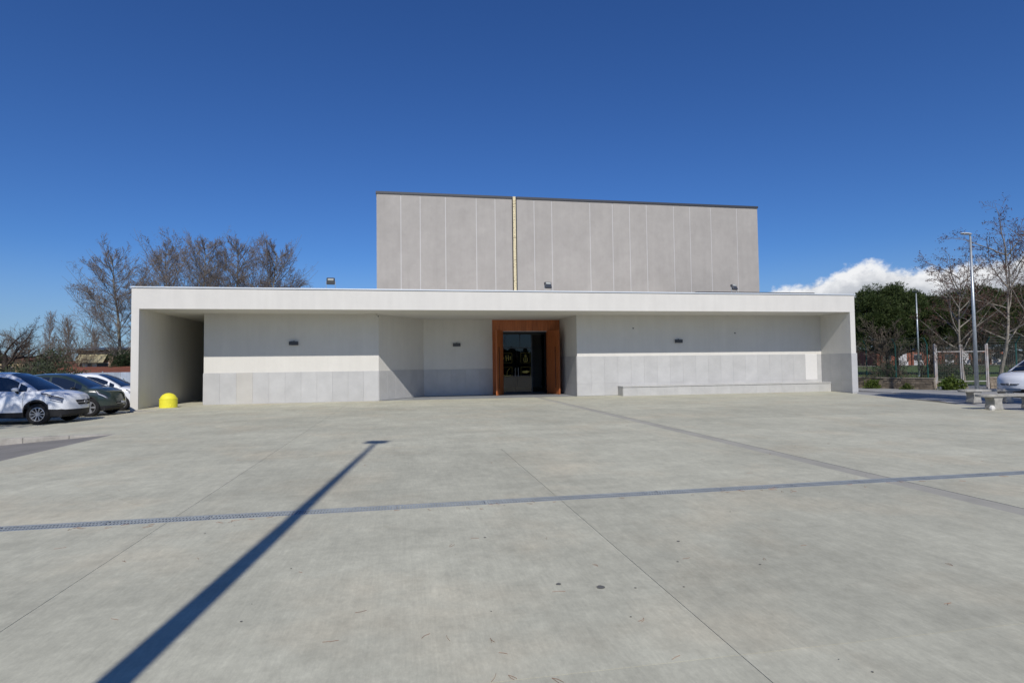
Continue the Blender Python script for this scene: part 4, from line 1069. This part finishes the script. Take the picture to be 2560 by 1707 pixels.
pine((53.6, 57.0, -.05), 'dense umbrella pine crown just right of the white portico', 5.6, 4.5, 3.0, 10.0, 22000, 71)
pine((60.6, 53.0, -.05), 'umbrella pine behind the gate, middle of the pine row', 5.0, 4.2, 3.0, 9.3, 19000, 72)
pine((67.2, 48.2, -.05), 'umbrella pine at the right frame edge behind the bare trees', 5.0, 4.2, 3.0, 10.2, 19000, 73)
pine((57.6, 55.6, -.05), 'lower umbrella pine between the two front crowns', 4.2, 3.6, 3.0, 8.7, 14000, 78)
pine((64.0, 50.6, -.05), 'umbrella pine behind the leaning bare tree', 4.2, 3.6, 3.0, 9.2, 14000, 79)
pine((61.5, 64.0, -.05), 'dark umbrella pine filling the gap behind the front row', 5.5, 4.5, 2.8, 8.7, 12000, 74)
pine((48.2, 63.0, -.05), 'umbrella pine partly hidden by the right end wall', 4.6, 4.2, 2.6, 7.8, 12000, 75)
# trees out of the frame that shade the nearest car, the benches and the right pillar's foot
pine((-14.5, 12.7, -.1), 'umbrella pine left of the view shading the nearest white car', 3.7, 2.6, 6.2, 9.2, 1500, 76)
pine((22.2, 11.6, -.05), 'umbrella pine right of the view shading the concrete benches', 1.9, 4.2, 5.6, 10.6, 6000, 77)
# dark evergreen belt behind the photographer, seen only in the door glass
rng = np.random.default_rng(5); n = 14000
P_ = np.stack([rng.uniform(-60, 75, n), rng.uniform(-33, -27, n), np.abs(rng.normal(0, 1, n))], 1); P_[:, 2] = rng.uniform(0, 1, n) ** .8 * (3.1 + .35 * np.sin(P_[:, 0] * .5) + .3 * np.sin(P_[:, 0] * 1.7))
hb = stuff(arr_mesh('evergreen_belt', leaves(rng, P_, n, .8, 1.6, None, .8), np.arange(n * 4).reshape(-1, 4), L_DRK)); tag(hb, 'dark evergreen belt of trees behind the plaza', 'trees')

# ------------------------------------------------------------------ benches on the right
def slab_bench(x, y, rz, L, label):
    t = empty('concrete_bench', (x, y, 0), rz); tag(t, label, 'bench', 'rough concrete benches')
    m = mat('rough_concrete', (.33, .32, .29), .92, .15, var=.25, vscale=6, bump=.8, bscale=30)
    pts = []
    for i in range(9): a_ = math.pi / 2 + math.pi * i / 8; pts.append((.12 + .2 * math.cos(a_) * .8, .22 * math.sin(a_)))
    for i in range(9): a_ = -math.pi / 2 + math.pi * i / 8; pts.append((L - .12 + .2 * math.cos(a_) * .8, .22 * math.sin(a_)))
    MB().prism(pts, .40, .485).build('seat', m, t, bevel=.018)
    for xx in (.5, L - .5):
        p = MB(); prof = [(.17, .0), (.165, .06), (.135, .18), (.13, .28), (.16, .36), (.20, .40)]; vs = []
        for (hx, z) in prof: vs += [(xx - hx, -.17, z), (xx + hx, -.17, z), (xx + hx, .17, z), (xx - hx, .17, z)]
        fs = [(i * 4 + k, i * 4 + (k + 1) % 4, i * 4 + 4 + (k + 1) % 4, i * 4 + 4 + k) for i in range(5) for k in range(4)] + [(3, 2, 1, 0), (20, 21, 22, 23)]
        p.add(vs, fs); p.build('pedestal', m, t, bevel=.015)
    return t


slab_bench(17.85, 15.55, R(-4), 2.3, 'nearer rough concrete bench at the right edge of the plaza')
slab_bench(20.05, 18.15, R(-4), 2.3, 'farther rough concrete bench half in shade in front of the van')
rk = MB(); rr_ = random.Random(3); n_ = 8; vs = []
for z, s in ((-.0, .9), (.05, 1.05), (.11, .9), (.15, .45)): vs += [(.085 * s * math.cos(2 * math.pi * i / n_) * rr_.uniform(.85, 1.15), .07 * s * math.sin(2 * math.pi * i / n_) * rr_.uniform(.85, 1.15), z) for i in range(n_)]
rk.add(vs, [(i * n_ + k, i * n_ + (k + 1) % n_, (i + 1) * n_ + (k + 1) % n_, (i + 1) * n_ + k) for i in range(3) for k in range(n_)] + [tuple(range(n_ - 1, -1, -1)), tuple(range(24, 32))])
o = rk.build('white_rock', mat('white_rock', (.62, .60, .56), .9, var=.12, vscale=20)); o.location = (18.02, 15.30, 0); tag(o, 'small white rock at the foot of the nearer concrete bench', 'rock')

# ------------------------------------------------------------------ fence, wall and gate on the right
M_FGRN = mat('green_fence_paint', (.012, .075, .065), .5, .4); M_WIRE = mat('fence_wire', (.09, .11, .10), .5, .4)
M_WALL = mat('old_wall', (.19, .165, .13), .95, .1, col2=(.36, .32, .26), vscale=3.5, bump=.9, bscale=18, detail=9)


def wire_fence(p0, p1, n, label, wall_h, zt, group='wire fence runs'):
    p0, p1 = Vector(p0), Vector(p1); d = p1 - p0; L = d.length; ang = math.atan2(d.y, d.x)
    t = empty('wire_fence', (p0.x, p0.y, -.05), ang); tag(t, label, 'fence', group)
    bay = L / n
    pm = MB(); pm.tube([(0, 0, 0), (0, 0, zt - .35)], .035, 8); pm.tube([(0, 0, zt - .37), (0, -.28, zt)], .028, 8); po = pm.build('post', M_FGRN, t)
    for i in range(1, n + 1): inst(po.data, 'post', (i * bay, 0, 0), parent=t)
    wm = MB(); th = .0035; z = wall_h + .05
    while z < zt - .36: wm.box(.0, bay, -th, th, z - th, z + th); z += .11
    x = .06
    while x < bay: wm.box(x - th, x + th, -th * .8, th * .8, wall_h + .05, zt - .36); x += .11
    for f in (.25, .62, 1.0): wm.box(0, bay, -.28 * f - .006, -.28 * f + .006, zt - .37 + .37 * f - .006, zt - .37 + .37 * f + .006)
    wo = wm.build('wire_mesh', M_WIRE, t, fix=False)
    for i in range(1, n): inst(wo.data, 'wire_mesh', (i * bay, 0, 0), parent=t)


def low_wall(p0, p1, h, label):
    """old masonry wall: separate rough stones over a core"""
    p0, p1 = Vector(p0), Vector(p1); d = p1 - p0; L = d.length; ang = math.atan2(d.y, d.x)
    t = empty('stone_wall', (p0.x, p0.y, -.06), ang); tag(t, label, 'wall', 'low stone walls by the gate')
    MB().box(0, L, -.10, .14, 0, h - .02).build('core', M_WALL, t); MB().box(-.02, L + .02, -.15, .17, h - .019, h + .04).build('coping', M_WALL, t, bevel=.015)
    rg = random.Random(int(L * 100)); z = 0
    mst = mat('wall_stone', (.20, .165, .125), .95, .1, var=.3, vscale=4, bump=.8, bscale=22, objvar=.3)
    while z < h - .1:
        hh = min(rg.uniform(.13, .2), h - .025 - z); x = 0
        while x < L - .05:
            ww = min(rg.uniform(.16, .34), L - x)
            MB().box(x + .008, x + ww - .008, -.10 - rg.uniform(.012, .04), -.098, z + .006, z + hh - .006).build('stone', mst, t, bevel=.012, segs=1); x += ww
        z += hh


wire_fence((25.2, 37.0), (28.28, 27.5), 6, 'green-posted wire fence above the stone wall left of the gate', .62, 2.85)
wire_fence((31.7, 27.1), (38.2, 25.9), 4, 'green-posted wire fence right of the gate behind the trees', .62, 2.85)
low_wall((25.2, 36.9), (28.42, 27.2), .62, 'low mossy stone wall under the wire fence left of the gate')
low_wall((31.58, 26.95), (33.0, 26.7), .62, 'short stone wall stub right of the gate behind the van')
gt = empty('metal_gate', (28.5, 27.25, -.05), math.atan2(-.4, 3.0)); tag(gt, 'rusty white-painted double gate with wire infill between the walls', 'gate')
M_GWH = mat('peeling_white_paint', (.42, .44, .45), .6, .3, col2=(.30, .22, .17), vscale=2.2, detail=9)
for x_ in (0.0, 2.98):
    MB().box(x_ - .045, x_ + .045, -.045, .045, 0, 2.5).build('gate_post', M_GWH, gt, bevel=.008)
for (a_, b_) in ((.07, 1.47), (1.53, 2.92)):
    lf = empty('gate_leaf', (a_, 0, 0)); lf.parent = gt; wl_ = b_ - a_
    for q in ((0, .045, .12, 2.45), (wl_ - .045, wl_, .12, 2.45)): MB().box(q[0], q[1], -.022, .022, q[2], q[3]).build('stile', M_GWH, lf)
    for z_ in (.42, 2.05): MB().box(.046, wl_ - .046, -.02, .02, z_, z_ + .045).build('rail', M_GWH, lf)
    wm = MB(); z = .2
    while z < 2.4: wm.box(.046, wl_ - .046, -.003, .003, z - .003, z + .003); z += .1
    x = .1
    while x < wl_: wm.box(x - .003, x + .003, -.0025, .0025, .14, 2.42); x += .1
    wm.build('wire_mesh', M_WIRE, lf, fix=False)
tp = MB(); nx_, nz_ = 10, 8; rg = random.Random(9)
for i in range(nx_ + 1):
    for j in range(nz_ + 1): tp.v.append((i * .14, .03 * math.sin(i * 1.3 + j * .7) + rg.uniform(-.01, .01), j * .16 - .03 * math.sin(i * .8)))
tp.f = [(i * (nz_ + 1) + j, (i + 1) * (nz_ + 1) + j, (i + 1) * (nz_ + 1) + j + 1, i * (nz_ + 1) + j + 1) for i in range(nx_) for j in range(nz_)]
o = tp.build('green_tarpaulin', mat('teal_tarp', (.035, .19, .145), .7, .2, var=.25, vscale=3)); o.location = (26.1, 34.7, 1.25); o.rotation_euler = (0, 0, R(-72))
o.modifiers.new('Solid', 'SOLIDIFY').thickness = .006; tag(o, 'teal green tarpaulin hung on the wire fence beside the end wall', 'tarpaulin')


# ------------------------------------------------------------------ houses in the background
def house(name, x, y, rz, L, W, hw, hr, wallm, roofm, label, openings, ov=.35, group='houses in the background', extra=None):
    """box walls, gabled tiled roof with tile rows, recessed windows with frames on the front (-y) side"""
    t = empty(name, (x, y, -.4), rz); tag(t, label, 'house', group)
    MB().box(0, L, 0, W, 0, hw).build('wall', wallm, t)
    rf = MB(); rf.add([(-ov, -ov, hw), (L + ov, -ov, hw), (L + ov, W / 2, hw + hr), (-ov, W / 2, hw + hr), (-ov, W + ov, hw), (L + ov, W + ov, hw)] + [(-ov, -ov, hw + .12), (L + ov, -ov, hw + .12), (L + ov, W / 2, hw + hr + .12), (-ov, W / 2, hw + hr + .12), (-ov, W + ov, hw + .12), (L + ov, W + ov, hw + .12)],
                      [(6, 7, 8, 9), (9, 8, 11, 10), (0, 3, 2, 1), (3, 4, 5, 2), (0, 1, 7, 6), (4, 10, 11, 5), (0, 6, 9, 3), (3, 9, 10, 4), (1, 2, 8, 7), (2, 5, 11, 8)])
    r_ = rf.build('roof', roofm, t)
    for (a_, b_, z0, z1, m_) in openings:
        wn = MB().box(a_, b_, -.03, .02, z0, z1).build('window', m_, t); MB().box(a_ - .06, b_ + .06, -.05, .0, z1, z1 + .08).build('lintel', M_JOINT, wn); MB().box(a_ - .06, b_ + .06, -.08, .0, z0 - .06, z0).build('sill', M_JOINT, wn)
    return t


M_TILE = mat('terracotta_tiles', (.19, .075, .05), .85, .15, var=.3, vscale=1.2, bump=.6, bscale=6); M_CREAM = mat('cream_wall', (.52, .47, .37), .9, var=.1, vscale=.6); M_WIN = mat('dark_window', (.045, .05, .06), .2, .5)
M_SHUT = mat('pale_shutter', (.60, .62, .64), .6); M_BRICK = mat('red_brick', (.25, .095, .06), .9, var=.2, vscale=1.5); M_GRW = mat('grey_white_wall', (.55, .54, .50), .9, var=.1, vscale=.7)
# low house with a yellow awning beside the end wall
hs_ = house('low_house', -41.3, 83.6, R(-10), 10, 8, 4.55, .35, mat('brown_wall', (.22, .155, .115), .9, var=.2), M_DARKTRIM, 'low brown house with yellow awning and flat dark eaves beside the end wall',
            [(.6, 1.25, 1.55, 2.85, M_SHUT), (1.3, 1.75, 1.55, 2.85, M_WIN), (1.85, 2.45, 1.55, 2.85, M_SHUT), (2.55, 3.9, 1.55, 2.85, M_WIN), (5.0, 6.0, 1.6, 2.85, M_WIN)], ov=.8)
aw = MB(); aw.add([(.3, -.05, 4.15), (3.9, -.05, 4.15), (3.9, -1.0, 2.98), (.3, -1.0, 2.98), (.3, -.05, 4.10), (3.9, -.05, 4.10), (3.9, -1.0, 2.93), (.3, -1.0, 2.93)], [(0, 1, 2, 3), (7, 6, 5, 4), (0, 4, 5, 1), (1, 5, 6, 2), (2, 6, 7, 3), (3, 7, 4, 0)])
aw.build('awning', mat('mustard_awning', (.36, .32, .20), .8, var=.06), hs_)
# red tiled shed and metal fence in front
sh = empty('tiled_shed', (-27.6, 50.0, -.4), R(-10.5)); tag(sh, 'long low shed with red pantile roof behind the metal sheet fence', 'shed')
MB().box(0, 9.5, 0, 3, 0, 1.72).build('wall', M_CREAM, sh); MB().prism([(0, 0)], 0, 0)
rf = MB(); n_ = 48
for i in range(n_):
    x0, x1 = -.2 + i * 9.9 / n_, -.2 + (i + 1) * 9.9 / n_; xm = (x0 + x1) / 2
    rf.add([(x0, -.3, 1.70), (xm, -.3, 1.76), (x1, -.3, 1.70), (x0, 3.2, 2.22), (xm, 3.2, 2.28), (x1, 3.2, 2.22)], [(0, 1, 4, 3), (1, 2, 5, 4)])
rf.build('pantile_roof', M_TILE, sh)
mf = empty('sheet_fence', (-25.6, 47.4, -.4), R(-10.5)); tag(mf, 'blue-grey corrugated metal sheet fence behind the white hatchback', 'fence')
sm = MB(); n_ = 14
for i in range(n_ + 1): sm.v += [(i * 1.1 / n_, .025 * math.sin(i * math.pi / 1.75), 0), (i * 1.1 / n_, .025 * math.sin(i * math.pi / 1.75), 1.82)]
sm.f = [(2 * i, 2 * i + 2, 2 * i + 3, 2 * i + 1) for i in range(n_)]
so = sm.build('metal_sheet', mat('blue_grey_sheet', (.30, .34, .40), .5, .4, var=.2, vscale=1.5, objvar=.12), mf, fix=False)
for i in range(1, 8): inst(so.data, 'metal_sheet', (i * 1.11, (i % 2) * .012, 0), parent=mf)
for i in range(5): MB().box(i * 2.1 - .03, i * 2.1 + .03, .04, .1, 0, 1.9).build('fence_post', M_GALV, mf)
# far houses on the left
house('far_house', -66.0, 118.0, R(-8), 12, 8, 2.6, .9, M_CREAM, M_TILE, 'far cream house with red roof left of the low brown house', [(1, 2.2, 1.1, 2.3, M_WIN), (3.4, 4.6, 1.1, 2.3, M_WIN), (6, 7.2, 1.1, 2.3, M_WIN), (9, 10.2, .9, 2.3, M_WIN)])
house('far_house', -80.0, 121.0, R(6), 13, 8, 2.9, 1.4, M_GRW, M_TILE, 'far house with tall red hipped roof above the olive bushes', [(2, 3.2, 1.2, 2.5, M_WIN), (6, 7.2, 1.2, 2.5, M_WIN), (9.5, 10.7, 1.2, 2.5, M_WIN)])
house('far_house', -64.0, 90.0, R(5), 12.5, 8, 3.3, .5, mat('yellow_wall', (.58, .47, .26), .9, var=.1), M_TILE, 'far pale yellow house behind the gnarled tree at the left edge', [(8, 9, 1.2, 2.5, M_WIN), (10.4, 11.4, 1.2, 2.5, M_WIN)])
# brick school seen through the fence on the right
sc_ = house('brick_building', 146.0, 160.0, R(-10), 40, 14, 5.0, .5, M_BRICK, M_DARKTRIM, 'long low red brick building with white bays seen through the gate', [(1.5 + 4.9 * i, 4.5 + 4.9 * i, 1.9, 3.6 + .6 * (i % 2), M_JOINT if i % 2 else M_WIN) for i in range(8)], ov=.7)
for i in range(8):
    MB().box(1.0 + 4.9 * i, 1.45 + 4.9 * i, -.6, -.1, 0, 4.9).build('brick_pier', M_BRICK, sc_)
    if i % 3: MB().box(1.6 + 4.9 * i, 4.6 + 4.9 * i, -.5, -.12, .3, 1.75).build('white_panel', M_JOINT, sc_)
house('far_house', 112, 158, R(-12), 16, 9, 5.2, 1.9, M_CREAM, M_TILE, 'far cream house with orange tiled roof behind the fence thicket', [(1, 2.6, 1.4, 3.4, M_WIN), (5, 6.6, 1.4, 3.4, M_WIN), (9, 10.6, 1.4, 3.4, M_WIN)])
for i, (x, y, lb) in enumerate([(41.5, 44.5, 'dark evergreen shrub behind the left end of the wire fence'), (46.6, 43.0, 'dark evergreen shrub behind the wire fence, in line with the far lamp'), (56.5, 43.5, 'dark evergreen shrub seen through the right gate leaf'), (63.5, 42.5, 'dark evergreen shrub behind the van and bare trees')]):
    bush('evergreen_shrub', (x, y, -.05), lb, 2.1, 1.5, 1.9, 2600, .16, L_DRK, 81 + i, group='evergreen shrubs in the field')
# far woods closing the horizon
rng = np.random.default_rng(8); n = 9000; th = rng.uniform(0, 2 * np.pi, n); rr = rng.uniform(230, 260, n)
hh = 4.0 + 1.5 * np.sin(th * 9) + 1.2 * np.sin(th * 23 + 1) + .7 * np.sin(th * 61)
P_ = np.stack([rr * np.sin(th), rr * np.cos(th), rng.uniform(0, 1, n) * hh - .4], 1)
fw = stuff(arr_mesh('far_woods', leaves(rng, P_, n, 2.2, 4.2, None, .9), np.arange(n * 4).reshape(-1, 4), leaf_mat('far_leaf', (.07, .075, .06), (.11, .105, .085)))); tag(fw, 'low band of distant woods along the horizon', 'woods')

# ------------------------------------------------------------------ litter on the plaza
rng = random.Random(12); nd = MB()
def needle(x, y, L, a, two):
    for s in ((-.16, .16) if two else (0,)):
        w_ = .0009; dx, dy = math.cos(a + s), math.sin(a + s); bx, by = -dy * w_, dx * w_; c = rng.uniform(-.01, .01)
        p = [(x, y), (x + dx * L * .5 - dy * c, y + dy * L * .5 + dx * c), (x + dx * L, y + dy * L)]
        vs = []
        for (px, py) in p: vs += [(px - bx, py - by, .002), (px + bx, py + by, .002), (px, py, .004)]
        nd.add(vs, [(0, 2, 5, 3), (2, 1, 4, 5), (3, 5, 8, 6), (5, 4, 7, 8)])
for i in range(110):
    y = 2.2 + 14 * rng.random() ** 1.6; x = rng.uniform(-.95, 1.2) * (y + 1) + .18 * y
    if x < XE + .3 or x > edge_right(y) - .5: continue
    needle(x, y, rng.uniform(.04, .095), rng.uniform(0, 6.28), rng.random() < .35)
for i in range(45): needle(rng.uniform(-5, 9), DR0 - abs(rng.gauss(.02, .12)), rng.uniform(.05, .11), rng.uniform(0, 6.28), True)
tag(stuff(nd.build('pine_needles', mat('dry_needle', (.27, .15, .10), .8, var=.35, vscale=2), fix=False)), 'dry reddish pine needles scattered over the concrete plaza', 'pine needles')
sp_ = MB(); spots = [(1470, 0, 0)]
def blot(x, y, r, e=1.0):
    n_ = 14; a0 = rng.uniform(0, 6); vs = [(x, y, .0035)] + [(x + r * e * math.cos(2 * math.pi * i / n_) * rng.uniform(.75, 1.15), y + r * math.sin(2 * math.pi * i / n_) * rng.uniform(.75, 1.15), .0028) for i in range(n_)]
    sp_.add(vs, [(0, 1 + i, 1 + (i + 1) % n_) for i in range(n_)])
for (x, y, r) in [(1.37, 4.07, .032), (1.09, 4.19, .020), (.72, 5.45, .014), (2.4, 4.95, .015), (2.15, 4.45, .010), (2.75, 4.25, .010), (1.95, 3.95, .008)]: blot(x, y, r)
for i in range(60):
    y = 2.4 + 18 * rng.random(); x = rng.uniform(-.8, .95) * y + .18 * y
    if XE + .3 < x < edge_right(y) - .5: blot(x, y, rng.uniform(.004, .010))
tag(stuff(sp_.build('gum_spots', mat('gum_spot', (.12, .12, .11), .9), fix=False)), 'small dark gum and grease spots on the concrete plaza', 'stains')
